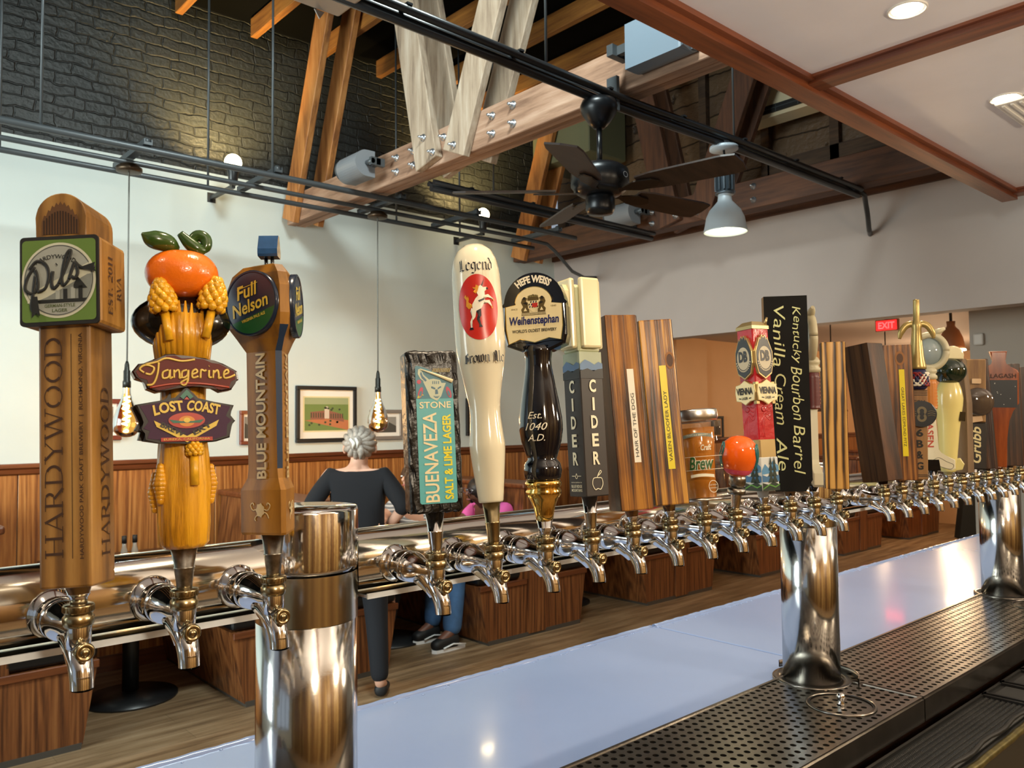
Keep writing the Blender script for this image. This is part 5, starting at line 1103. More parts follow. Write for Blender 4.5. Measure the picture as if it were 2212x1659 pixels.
# 5 tall ivory handle
e = H(4, 'tall glossy ivory baluster handle with a red oval and blackletter words', -39, 5.3, .044, brass, .0098); z = .044
pr = [(.0128, 0), (.0136, .002), (.0142, .008), (.0172, .035), (.0192, .055), (.0194, .062), (.0178, .078), (.0166, .095), (.0170, .106), (.0205, .128), (.0245, .148), (.0268, .163), (.0274, .175), (.0273, .20), (.0268, .245), (.0262, .254), (.0240, .266), (.0195, .276), (.012, .2825), (.004, .2842), (.0004, .2844)]
MB().lathe([(r, z+q) for r, q in pr], 0, 56).build('body', gloss_white, e)
m = MB(); F = face(.0276, z+.2085); wr = .0276
def wrapv(pts, d): return [((wr+d)*sin(x/wr), y, (wr+d)*cos(x/wr)-wr) for x, y in pts]
def wpoly(m, pts, mi, d):
    cx = sum(p[0] for p in pts)/len(pts); cy = sum(p[1] for p in pts)/len(pts); n_ = len(pts)
    L = [[(cx+(x-cx)*f_, cy+(y-cy)*f_) for x, y in pts] for f_ in (.02, .25, .5, .75, 1)]
    v = [q for l_ in L for q in wrapv(l_, d)]
    m.add(v, [(k*n_+i, k*n_+(i+1) % n_, (k+1)*n_+(i+1) % n_, (k+1)*n_+i) for k in range(4) for i in range(n_)], mi, True, F)
wpoly(m, [(.0232*cos(2*pi*k/48), .0358*sin(2*pi*k/48)) for k in range(48)], 0, .0003)
blackletter(m, 'Legend', F @ T(0, .0465, 0), .0385, 1, wr, .0004); blackletter(m, 'Brown Ale', F @ T(.003, -.0545, 0), .047, 1, wr, .0004)
m.build('printed_label', [ink('vermilion_oval', '#c4281c', .3), ink('blackletter_ink', '#0e0e18', .4)], e)
m = MB(); s_ = .00125
def uni(pts, mi, d): wpoly(m, [(x*s_, y*s_-.001) for x, y in pts], mi, d)
uni([(-5, -2), (-1, -4), (3, 0), (6, 6), (5, 10), (2, 12), (-2, 8), (-5, 3)], 1, .0009)       # trunk
uni([(1, 9), (6, 9), (6, 14), (8.5, 16), (8, 18), (5, 17.5), (3, 19.5), (0, 18), (-1, 14)], 1, .0010)  # neck, head
uni([(3.2, 19), (4.4, 18.8), (6.5, 25.5)], 2, .0010); uni([(7.5, 15.5), (9.2, 15.8), (9, 17.2), (7.6, 17.4)], 2, .0012)
uni([(-1.5, 12), (-3.5, 14), (-2, 15), (-4, 18), (-1.5, 17.5), (-1, 20), (1.5, 18.5), (0, 14)], 3, .0011)  # mane
for a in (([(4, 3), (9, 5), (11, 1), (12, 1.6), (10, 6.4), (4, 6)]), ([(4, 7), (9, 9.5), (13, 7), (13.5, 8), (9, 11.5), (3, 10)])): uni(a, 1, .0010)
uni([(11, 1), (12, 1.6), (12.6, -.6), (11.4, -1)], 3, .0012); uni([(13, 7), (13.6, 8), (14.8, 6.2), (13.8, 5.6)], 3, .0012)
uni([(-6, 0), (-2, -3), (-3, -8), (-6, -12), (-6, -17), (-7.4, -17), (-7.6, -12), (-5.5, -7), (-7, -3)], 1, .0010)
uni([(-2, -3), (2, -1), (2, -7), (0, -10), (1.5, -15), (.2, -15.4), (-2, -10), (-.5, -6)], 2, .0010)
uni([(-8, -17), (-5.6, -17), (-5, -19), (-8.6, -19)], 2, .0012); uni([(0, -15), (1.8, -15), (2.6, -17), (-.4, -17)], 2, .0012)
uni([(-5, 1), (-8, -1), (-10.5, 2), (-10, 7), (-12, 10), (-10.4, 12), (-9, 9), (-8.6, 11), (-7.6, 8), (-8.6, 3), (-7.4, 1.2), (-5.4, 3)], 3, .0010)
uni([(0, 6), (5, 8), (5.6, 6.6), (1, 4.6)], 2, .0013); uni([(-2, -3), (1, -1.5), (0, -4.4)], 2, .0013)
m.build('unicorn_emblem', [ink('vermilion_oval', '#c4281c', .3), ink('emblem_white', '#efe8d2', .35), ink('blackletter_ink', '#0e0e18', .4), ink('emblem_gold', '#d9921c', .4)], e)

# 6 navy handle with shield badge and gold base
navyg = P('midnight_navy_gloss', '#0b0e16', .08, coat=.7)
e = H(5, 'glossy midnight-navy handle with a shield badge on a bright gold base', -57, 2.4, .019, None, .0095); z = .019
pg = [(.0098, 0), (.0108, .006), (.0125, .014), (.0165, .023), (.0200, .028), (.0205, .032), (.0185, .035), (.0205, .038), (.0210, .041), (.019, .0445)]
MB().lathe([(r, z+q) for r, q in pg], 0, 40).build('gold_base', gold, e)
pn = [(.0185, .044), (.0205, .047), (.0220, .055), (.0205, .063), (.0165, .068), (.0185, .074), (.0230, .088), (.0252, .102), (.0250, .112), (.0222, .132), (.0182, .155), (.0155, .172), (.0152, .182), (.0165, .190), (.0185, .197)]
MB().lathe([(r, z+q) for r, q in pn], 0, 48).build('body', navyg, e)
F = face(0, z+.238); ol = [(-.0165, -.047), (-.034, -.040), (-.0368, -.030), (-.0365, .004)]+[(-.0358*cos(a), .006+.0375*sin(a)) for a in [pi*k/26 for k in range(0, 27)]]+[(.0365, .004), (.0368, -.030), (.034, -.040), (.0165, -.047)]
m = MB().prism(ol, -.0125, .0105, 0, M=F, bevel=.003)
fr_ = [(-.030, -.0375), (-.0165, -.0325), (0, -.037), (.0165, -.0325), (.030, -.0355), (.0325, -.020), (.0325, .0050), (.0205, .0068)]+[(.0215*cos(a), .0068+.0195*sin(a)) for a in [pi*k/20 for k in range(1, 20)]]+[(-.0205, .0068), (-.0325, .0050), (-.0325, -.020)]
m.prism([(x*1.10, y*1.08+.0005) for x, y in fr_], .009, .0125, 0, M=F, bevel=.0015); m.build('shield', navyg, e)
m = MB(); m.prism([(x*1.03, y*1.025+.0002) for x, y in fr_], .0120, .0132, 0, M=F); m.prism(fr_, .0130, .0136, 1, M=F)
m.text('Weihenstephan', F @ T(0, -.0132, .0138), .058, .0125, 2, shear=.12, off=.03).text("WORLD'S OLDEST BREWERY", F @ T(0, -.0238, .0138), .052, .0038, 3, off=.02)
m.text('SINCE', F @ T(-.0225, .0018, .0138), .0075, .0019, 4).text('1040', F @ T(.0235, .0030, .0138), .006, .0019, 4)
m.poly([(-.0145, -.0040), (.0145, -.0040), (.0145, -.0036), (-.0145, -.0036)], 3, F, .0138).poly([(-.0145, -.0062), (.0145, -.0062), (.0145, -.0056), (-.0145, -.0056)], 4, F, .0138).text('BAYERISCHE STAATSBRAUEREI', F @ T(0, -.0049, .0138), .028, .0011, 4)
for s in (-1, 1):
    m.poly([(s*.0048, -.003), (s*.0135, -.003), (s*.0145, .001), (s*.012, .004), (s*.0145, .009), (s*.013, .0135), (s*.010, .0155), (s*.007, .0135), (s*.0085, .010), (s*.0058, .008)], 4, F, .0138)
    m.poly([(s*.0075, -.001), (s*.0115, -.001), (s*.0095, .003)], 1, F, .0140); m.disc(.0017, None, 3, F, .0141, 14, s*.0105, .0135); m.poly([(s*.0065, .006), (s*.0125, .008), (s*.0085, .0095)], 3, F, .0141)
m.poly([(-.0062, .0105), (.0062, .0105), (.0062, .002), (0, -.0032), (-.0062, .002)], 1, F, .0141)
for q in range(3):
    for k in range(4): m.poly([(-.0060+.003*k+.0008*q, .0100-.0028*q), (-.0046+.003*k+.0008*q, .0100-.0028*q), (-.0052+.003*k+.0008*q, .0080-.0028*q), (-.0066+.003*k+.0008*q, .0080-.0028*q)], 3 if (k+q) % 2 else 2, F, .0143) if -.0062 < -.0066+.003*k+.0008*q and -.0046+.003*k+.0008*q < .0064 else None
m.poly([(-.0012, .0075), (.0052, .0078), (.0050, .0035), (.002, .0022), (-.0012, .0035)], 5, F, .0145)
m.poly([(-.0065, .0108), (.0065, .0108), (.0068, .0135)]+[(.0062*cos(a), .0135+.0035*sin(a)*(1+.25*(k % 2))) for k, a in enumerate([pi*q/10 for q in range(11)])]+[(-.0068, .0135)], 4, F, .0142)
for k in range(5): m.disc(.0011, None, 0, F, .0145, 10, -.0050+.0025*k, .0155)
m.text('HEFE WEISS', F @ T(0, .0362, .0108), .043, .0088, 6, arc=.033, off=.045)
m.build('badge_label', [gold, ink('badge_cream', '#e6d9ad', .35), ink('royal_ink', '#1b2562', .4), ink('badge_black', '#17140f', .4), ink('badge_bronze', '#594a22', .4), ink('badge_red', '#b52a20', .4), ink('white_letters', '#f0ead6', .35)], e)
m = MB(); F = face(.0252, z+.105)
m.text('Est.', F @ T(-.001, .0125, 0), .0160, .0075, 0, shear=.35, wrap=.0252, d=.0005).text('1040', F @ T(0, 0, 0), .026, .0082, 0, shear=.35, wrap=.0252, d=.0005).text('A.D.', F @ T(0, -.0125, .0005), .0195, .0075, 0, shear=.35, wrap=.0252, d=.0008)
m.build('script_lettering', ink('white_letters', '#f0ead6', .35), e)

# 7 grey block handle with vertical letters and ivory top blocks
e = H(6, 'square handle with vertical white CIDER letters and ivory block top, behind the navy handle', -10, 3.2, .040, None, .0098); z = .040
MB().box(-.0170, .0170, -.0170, .0170, z, z+.150, 0, .0012, 1).box(-.0165, .0165, -.0165, .0165, z+.150, z+.172, 1).box(-.0160, .0160, -.0160, .0160, z+.172, z+.252, 2, .002, 1).build('post', [P('slate_grey_panel', '#34302f', .45), P('pale_sky_panel', '#a9b49a', .45), P('pale_mint_ivory', '#cdd2ae', .4)], e)
m = MB()
for ang in (0, -90, 180, 90):
    Rm = RZ(ang)
    m.box(-.0135, .0145, -.0235, -.0155, z+.176, z+.262, 0, .003, 2, Rm)
    if ang == -90: m.prism([(-.012, 0), (.012, 0), (.012, .02), (.007, .028), (-.004, .026), (-.012, .012)], 0, .006, 0, M=Rm @ face(.0235, z+.226))
m.build('top_blocks', cream, e)
m = MB()
for ang in (0, -90):
    F = face(.0171, z, 0, 'h', ang)
    m.poly([(-.0168, .150), (.0168, .150), (.0168, .158), (.011, .160), (.005, .1565), (-.002, .160), (-.009, .1625), (-.0168, .157)], 1, F @ T(0, 0, .0001), .0003)
    m.poly([(-.0168, .140), (.0168, .140), (.0168, .152), (.009, .151), (.003, .1485), (-.006, .152), (-.0168, .149)], 2, F, .0006)
    for k, ch in enumerate('CIDER'): m.text(ch, F @ T(0, .131-.0215*k, .0005), .0032 if ch == 'I' else .0098, .0155, 0, off=.03)
F = face(.0171, z, 0, 'h', 0); strokes(m, [[(0, .022), (-.006, .021), (-.0075, .014), (-.004, .008), (0, .009), (.004, .008), (.0075, .014), (.006, .021), (0, .022), (.002, .027)], [(.001, .024), (.006, .028), (.0045, .030), (.001, .025)]], .0005, F @ T(0, 0, .0005), 0)
F = face(.0171, z, 0, 'h', -90); m.text('BLUE RIDGE', F @ T(0, .0125, .0006), .021, .0035, 0, off=.02).text('MOUNTAINS', F @ T(0, .0078, .0006), .021, .0035, 0, off=.02).text('GROWN & CRAFTED IN THE', F @ T(0, .017, .0006), .021, .0016, 0)
strokes(m, [[(-.009, .0245), (-.003, .0245)], [(.003, .0245), (.009, .0245)], [(0, .0275), (-.002, .0235), (0, .0215), (.002, .0235), (0, .0275)]], .0004, F @ T(0, 0, .0006), 0)
F = face(.0237, z+.236, 0, 'h', -90); m.poly([(-.004, -.012), (.007, -.012), (.007, .010), (-.004, .006)], 3, F, .0062).poly([(-.001, -.012), (.0025, -.012), (.0045, .006), (.002, .0055)], 0, F, .0066).text('2022', F @ T(.002, .0165, .0062), .009, .0026, 3)
m.build('lettering', [ink('letter_ivory', '#ece7cb', .4), ink('ridge_blue', '#5f7fa5', .45), ink('ridge_slate', '#2b2c2e', .45), ink('cider_black', '#15131a', .45)], e)
# 8, 9, 15-17, 21-25: scorched wooden boards
def scorch(name, c1, c2, c3, sc=42, dist=5.0, lo=.25, hi=.75, bump=.35, mixw=.25):
    if name in MATS: return MATS[name]
    t = NT(name); wv = t.n('ShaderNodeTexWave', bands_direction='X'); wv.inputs['Scale'].default_value = sc; wv.inputs['Distortion'].default_value = dist; wv.inputs['Detail'].default_value = 3; wv.inputs['Detail Scale'].default_value = 1.5
    t.l(t.coord((1, 1, .10)), wv.inputs['Vector'])
    n0 = t.n('ShaderNodeTexNoise'); n0.inputs['Scale'].default_value = 1; n0.inputs['Detail'].default_value = 4; t.l(t.coord((520, 520, 7)), n0.inputs['Vector'])
    n1 = t.n('ShaderNodeTexNoise'); n1.inputs['Scale'].default_value = 30; n1.inputs['Detail'].default_value = 3; t.l(t.coord((1, 1, .3)), n1.inputs['Vector'])
    m0 = t.n('ShaderNodeMix'); m0.inputs[0].default_value = mixw; t.l(n0.outputs[0], m0.inputs[2]); t.l(wv.outputs['Fac'], m0.inputs[3])
    mx = t.n('ShaderNodeMath', operation='MULTIPLY_ADD'); t.l(n1.outputs[0], mx.inputs[0]); mx.inputs[1].default_value = .8; mx.inputs[2].default_value = -.4
    ad = t.n('ShaderNodeMath', operation='ADD'); t.l(m0.outputs[0], ad.inputs[0]); t.l(mx.outputs[0], ad.inputs[1])
    t.l(t.ramp(ad.outputs[0], [(lo, lin(c1)), ((lo+hi)/2, lin(c2)), (hi, lin(c3))]), t.b.inputs['Base Color'])
    t.b.inputs['Roughness'].default_value = .35; t.b.inputs['Coat Weight'].default_value = .2; t.b.inputs['Coat Roughness'].default_value = .2
    t.bump(m0.outputs[0], bump, .002); MATS[name] = t.m; return t.m
sA = scorch('scorched_pine', '#2a1608', '#7c4c18', '#a8722a', 14, 6, .26, .66)
sB = scorch('scorched_pine_tight', '#1f1006', '#754516', '#c08a34', 20, 8, .28, .68)
sD = scorch('scorched_dark', '#1c0f09', '#3a2213', '#5a3a20', 26, 4, .3, .9)
sE = scorch('scorched_gold_stripes', '#34200c', '#a87630', '#d0a055', 24, 3.5, .2, .62, .35, .7)
sideD = wood('charred_side', '#1d110b', '#3b2415', '#5c3a20', (30, 30, 4), 0, 1, .45, .2)
sideG = wood('ribbed_brown_side', '#241509', '#49301a', None, (120, 120, 3), 0, 1, .65, .3)
sideG.node_tree.nodes['Principled BSDF'].inputs['Specular IOR Level'].default_value = .12; sideD.node_tree.nodes['Principled BSDF'].inputs['Specular IOR Level'].default_value = .2
tape_y = ink('yellow_label_tape', '#e3cf1e', .35); tape_w = ink('white_label_tape', '#e9e5d6', .35); tape_k = ink('tape_print', '#1c1a14', .5)
def board(i, label, phi, tilt, zb, w_, d_, h_, mf, ms, tape=None, text_='', tx=0, tz=.12, tl=.115, tw=.0085, mode='u', rot=0, side=None, prot=.006, bev=.0015):
    e = H(i, label, phi, tilt, zb, None, .0088)
    MB().box(-w_/2, w_/2, -d_/2, d_/2, zb, zb+h_, 0, bev, 2).build('board', mf, e)
    if ms: MB().box(-w_/2-.0006, -w_/2+.0002, -d_/2+.001, d_/2-.001, zb+.001, zb+h_-.001).box(w_/2-.0002, w_/2+.0006, -d_/2+.001, d_/2-.001, zb+.001, zb+h_-.001).build('board_side', ms, e)
    if tape:
        F = face(d_/2, zb+tz, tx, mode) @ RZ(rot); m = MB().poly([(-tl/2, -tw/2), (tl/2, -tw/2), (tl/2, tw/2), (-tl/2, tw/2)], 0, F, .0005)
        if text_: m.text(text_, F @ T((-.012 if mode == 'u' else .008), 0, 0), tl*.68, tw*.48, 1, d=.0008)
        m.build('label_tape', [tape, tape_k], e)
    return e
board(7, 'scorched board handle with a white strip reading HAIR OF THE DOG', -24, 5.4, .017, .044, .036, .247, sA, sideD, tape_w, 'HAIR OF THE DOG', .006, .118, .118, .0092)
e9 = board(8, 'scorched board handle with a yellow strip reading VASEN BLOOFER LADY', -36, 5.6, .018, .045, .034, .246, sB, sideD, tape_y, 'VASEN BLOOFER LADY', .004, .115, .137, .0092)
MB().ring(0, .0045, 0, d=.0004, k=1.9).ring(.0045, .0065, 1, d=.0004, k=1.8).build('wood_knot', [ink('knot_dark', '#4a2a10', .5), ink('knot_ring', '#8e5a22', .5)], e9).matrix_local = face(.0171, .018+.19, .015)
board(14, 'slim square handle of boldly striped golden wood, left of the gap in the taps', -56, .2, .010, .0375, .026, .249, sE, sideD)
board(15, 'dark brown block handle leaning back, first after the gap in the taps', -98, 7.0, .012, .050, .050, .256, sideG, sideD)
e17 = board(16, 'scorched board handle with a yellow strip reading GREAT LAKES EDMUND FITZ', -50, 1.2, .010, .052, .030, .258, scorch('scorched_red_pine', '#2e170b', '#6b3f1c', '#a06b32', 34, 5), sideD, tape_y, 'GREAT LAKES EDMUND FITZ', .006, .128, .165, .0100, 'd', rad(0))
MB().ring(0, .006, 0, d=.0004, k=1.5).ring(.006, .009, 1, d=.0004, k=1.5).build('wood_knot', [ink('knot_dark', '#4a2a10', .5), ink('knot_ring', '#8e5a22', .5)], e17).matrix_local = face(.0151, .010+.232, .004)

# 10 clear can-shaped handle
e = H(9, 'clear can-shaped handle with silver rim, amber inside and green script lettering', -52, 6.0, .020); z = .020
t = NT('clear_acrylic'); tb = t.n('ShaderNodeBsdfTransparent'); tb.inputs[0].default_value = (.90, .86, .80, 1); gb = t.n('ShaderNodeBsdfGlossy'); gb.inputs['Roughness'].default_value = .04
lw = t.n('ShaderNodeLayerWeight'); lw.inputs[0].default_value = .08; ms_ = t.n('ShaderNodeMixShader'); ms_.inputs[0].default_value = .05; t.l(tb.outputs[0], ms_.inputs[1]); t.l(gb.outputs[0], ms_.inputs[2]); t.l(ms_.outputs[0], t.out.inputs[0]); acry = t.m
MB().lathe([(.029, 0), (.0335, .004), (.0335, .100), (.030, .108)], 0, 48, caps=False, M=T(0, 0, z)).build('can_wall', acry, e)
MB().lathe([(.030, .107), (.0315, .109), (.0325, .112), (.0325, .121), (.0315, .123), (.0295, .121), (.0285, .117), (.0, .117)], 0, 48, M=T(0, 0, z)).lathe([(.0, 0), (.029, 0), (.029, -.003), (.0, -.003)], 0, 40, M=T(0, 0, z+.001)).build('lid_and_base', P('can_silver', (.72, .72, .70, 1), .28, 1), e)
MB().lathe([(.0195, .002), (.0205, .03), (.0235, .07), (.026, .098), (.0, .099)], 0, 40, M=T(0, 0, z)).build('amber_beer', P('amber_beer', '#bf7c2c', .25, coat=.2), e)
m = MB(); wr = .0336
def wl_(F, f_): return F
F = face(wr, z+.052)
m.text('Brew', F @ T(.002, -.003, 0), .034, .0185, 1, .25, .0005, .07, wrap=wr).text('Brew', F @ T(.002, -.003, 0), .033, .0175, 0, .25, .0009, .02, wrap=wr)
m.text('Craft', F @ T(.010, .018, 0), .014, .008, 1, .25, .0005, .03, wrap=wr)
for a0, a1, zz, hh, mi in ((-.020, .020, .034, .0045, 2), (-.014, .018, -.021, .004, 1)):
    n_ = 14; v = [(wr+.0004, a0+(a1-a0)*k/n_, s) for k in range(n_+1) for s in (-1, 1)]
    m.add([((r_)*sin(x/wr), zz+s*hh/2+.002*cos(x*90), r_*cos(x/wr)-wr) for r_, x, s in v], [(2*k, 2*k+2, 2*k+3, 2*k+1) for k in range(n_)], mi, True, F)
m.text('CRAFT ALE BREWERY', F @ T(0, .0355, 0), .030, .0022, 1, 0, .0007, 0, wrap=wr)
m.ring(.0063, .0069, 1, F @ RY(0) @ T(.014, -.035, 0) @ RY(24), .0012, 24, 1.2); m.text('CERTIFIED', F @ T(.014, -.033, 0), .010, .002, 1, 0, .0012, 0, wrap=wr).text('INDEPENDENT', F @ T(.014, -.037, 0), .010, .002, 1, 0, .0012, 0, wrap=wr)
for q in (.0, .018): m.add([((wr+.0002)*sin(a), -.012+q*1.0+s*.0003, (wr+.0002)*cos(a)-wr) for a in [-1.2+2.4*k/20 for k in range(21)] for s in (-1, 1)], [(2*k, 2*k+2, 2*k+3, 2*k+1) for k in range(20)], 1, True, F)
m.build('printed_label', [ink('bottle_green_ink', '#2f5a2c', .4), ink('ivory_print', '#e2ddc8', .4), ink('grey_banner', '#76837c', .4)], e)

# 11 orange ball handle
e = H(10, 'small glossy orange ball handle with teal tentacle edges, on a tall ferrule', -56, -6.0, .050); z = .050
MB().lathe([(.011, -.002), (.0165, .003), (.0225, .012), (.0252, .024), (.0250, .036), (.0215, .047), (.014, .054), (.006, .0565), (.0005, .0568)], 0, 40, M=T(0, 0, z)).build('ball', P('translucent_orange', '#f0661a', .1, coat=.6), e)
m = MB()
for s in (-1, 1):
    for a in (70, 92, 112): 
        pts = [(.0253*cos(rad(-90+s*(a+8*sin(k)))) *(1-.012*abs(k-3)**1.6), .0253*sin(rad(-90+s*(a+8*sin(k))))*(1-.012*abs(k-3)**1.6), z+.010+k*.006) for k in range(7)]
        m.tube(pts, [.0012, .0022, .0028, .0026, .0022, .0016, .0008], 0, 8)
m.lathe([(.0160, .0015), (.0195, .006), (.0205, .0085)], 1, 36, caps=False, M=T(0, 0, z)); m.build('tentacles', [ink('teal_print', '#2f6f74', .2), ink('pink_gloss', '#d8506a', .2)], e)
MB().lathe([(.0085, -.018), (.012, -.014), (.0122, -.006), (.011, .001)], 0, 28, M=T(0, 0, z)).lathe([(.0125, -.028), (.0130, -.024), (.0125, -.020), (.007, -.018)], 0, 28, M=T(0, 0, z)).build('stem', pewter, e)

# 12 red carved handle
redc = P('carved_red_resin', '#b01c28', .25, coat=.4, bump=.4, bscale=55)
e = H(11, 'square red carved handle with VIENNA signs, round badges and a landscape base', -14, 2.8, .022); z = .022
m = MB().box(-.0165, .0165, -.0165, .0165, z+.075, z+.245, 0, .0015, 1)
for ang in (0, -90, 90, 180):
    F = face(.0165, z+.11, 0, 'h', ang)
    for k in range(4): strokes(m, [[(-.014+.003*k, -.030), (-.013+.0028*k, -.012), (-.003+.001*k, .002+.004*k), (.008, -.004+.006*k), (.013, .018)]], .0009, F, 0)
    m.lathe([(.0045, 0), (.004, .0012), (.002, .0004)], 0, 16, M=F @ T(-.004, .012, 0))
m.build('column', redc, e)
MB().box(-.0168, .0168, -.0168, .0168, z+.048, z+.078, 0, .002, 1).build('gold_band', oldgold, e)
MB().rings([[(s*.0172*1.0, q*.0172, z+.244) for s, q in ((-1, -1), (1, -1), (1, 1), (-1, 1))], [(s*.0172, q*.0172, z+.249) for s, q in ((-1, -1), (1, -1), (1, 1), (-1, 1))], [(s*.010, q*.010, z+.256) for s, q in ((-1, -1), (1, -1), (1, 1), (-1, 1))]], 0, False).tube([(0.013, -.013, z+.25), (.016, -.016, z+.262)], [.003, .0015], 0, 8).build('gold_cap', oldgold, e)
MB().box(-.019, -.013, -.019, -.013, z+.13, z+.163).build('gold_corner', oldgold, e)
MB().box(.013, .019, -.019, -.013, z+.13, z+.163).build('gold_corner', oldgold, e)
m = MB(); m.box(-.0175, .0175, -.0175, .0175, z, z+.05, 0, .001, 1)
for ang in (0, -90):
    F = face(.0176, z, 0, 'h', ang)
    m.poly([(-.0172, .030), (-.010, .040), (-.003, .033), (.006, .044), (.0172, .036), (.0172, .028), (-.0172, .024)], 1, F, .0003).poly([(-.0172, .013), (.0172, .013), (.0172, .022), (.004, .025), (-.008, .021), (-.0172, .024)], 2, F, .0005)
    m.poly([(-.0172, .0), (.0172, .0), (.0172, .008), (.006, .013), (-.006, .009), (-.0172, .012)], 3, F, .0006).poly([(-.0172, .004), (-.004, .010), (.008, .006), (.0172, .010), (.0172, .008), (.008, .004), (-.004, .008), (-.0172, .002)], 4, F, .001)
    for x in (.008, .0005):
        for k in range(4): m.poly([(x-.006+.0011*k, .012+.009*k), (x+.006-.0011*k, .012+.009*k), (x, .024+.009*k)], 3, F, .0008+.0002*k)
m.build('landscape_base', [ink('snow_white', '#c9cfce', .4), ink('lake_blue', '#4f86b0', .4), ink('deep_lake', '#3a6a94', .4), ink('pine_dark', '#12271a', .5), ink('grass_green', '#4f8a34', .45)], e)
for ang in (0, -90):
    m = MB(); F = face(.0175, z+.2035, 0, 'h', ang); ol = [(0, -.036), (.013, -.028), (.0172, -.012), (.0168, .006), (.011, .020), (.008, .027), (.006, .024), (.003, .031), (0, .027), (-.003, .031), (-.006, .024), (-.008, .027), (-.011, .020), (-.0168, .006), (-.0172, -.012), (-.013, -.028)]
    m.prism(ol, -.001, .004, 1, M=F).prism([(x*.93, y*.93) for x, y in ol], .0035, .0046, 0, M=F); m.ring(0, .0128, 2, F, .0048, k=1.35, cy=-.004); m.text('DB', F @ T(0, -.001, .005), .018, .0165, 0, off=.05)
    for k in range(14): a = rad(200+140*k/13); m.disc(.0013, None, 2, F, .005, 8, .0150*cos(a), -.003+.0205*sin(a)*-1*-1)
    m.build('round_badge', [ink('badge_slate', '#34363a', .3), oldgold, ink('badge_bone', '#bdb49a', .4)], e)
    m = MB(); F = face(.0178, z+.1475, .001 if ang == 0 else -.001, 'h', ang); ol = [(-.019, .012), (-.010, .0135), (0, .019), (.010, .0135), (.019, .012), (.021, 0), (.019, -.012), (.010, -.0135), (0, -.019), (-.010, -.0135), (-.019, -.012), (-.021, 0)]
    m.prism(ol, -.002, .004, 1, M=F).prism([(x*.95, y*.94) for x, y in ol], .0035, .0046, 0, M=F); m.text('VIENNA', F @ T(0, .0025, .005), .034, .0105, 2, off=.04).text('LAGER', F @ T(0, -.0082, .005), .012, .0040, 2, off=.03)
    for s in (-1, 1): m.poly([(s*.008, -.0078), (s*.013, -.0072), (s*.013, -.0086), (s*.008, -.0092)], 2, F, .005)
    m.build('name_sign', [ink('sign_cream', '#e5dcae', .35), oldgold, ink('blackish', '#191a20', .4)], e)

# 13 chalkboard handle
e = H(12, 'black chalkboard handle hand-lettered Kentucky Bourbon Barrel Vanilla Cream Ale', -50, .4, .016); z = .016
w_ = .033; ol = [(-w_+.010, 0), (w_-.010, 0), (w_, .018), (w_, .307), (-w_, .307), (-w_, .018)]
MB().prism(ol, -.010, .0095, 0, M=T(0, 0, z) @ frame((0, 0, 0), (1, 0, 0), (0, 0, 1))).build('board', wood('raw_board_edge', '#7a5a3a', '#9a7850', None, (60, 60, 6), 0, 1, .6), e)
MB().prism([(x, y) for x, y in ol], .0095, .0108, 0, M=T(0, 0, z) @ frame((0, 0, 0), (1, 0, 0), (0, 0, 1))).build('chalkboard_face', P('chalkboard_black', '#0c0c0b', .7, noise=.35, nscale=45, spec=.2), e)
m = MB(); rr_ = random.Random(3)
def scrawl(mb, word, x, ztop, wid, hgt):
    v, f = text_geo(word, -.004); x0 = min(a for a, b in v); x1 = max(a for a, b in v); y0 = min(b for a, b in v); y1 = max(b for a, b in v)
    F = face(.0112, ztop-wid/2, x, 'd') @ RZ(rad(rr_.uniform(-60, 60)))
    ph = rr_.uniform(0, 6)
    q = [((a-(x0+x1)/2)/(x1-x0)*wid+.25*(b/(y1-y0))*hgt, (b-(y0+y1)/2)/(y1-y0)*hgt+.0012*sin(ph+a*5), .0002) for a, b in v]
    mb.add(q, f, 0, False, F)
for word, zt, wd in (('Kentucky', .290, .088), ('Bourbon', .195, .082), ('Barrel', .103, .072)): scrawl(m, word, .0145, z+zt, wd, .0165)
for word, zt, wd in (('Vanilla', .296, .100), ('Cream', .186, .080), ('Ale', .084, .050)): scrawl(m, word, -.011, z+zt, wd, .0165)
m.build('chalk_lettering', ink('pale_green_chalk', '#cfd39a', .8), e)

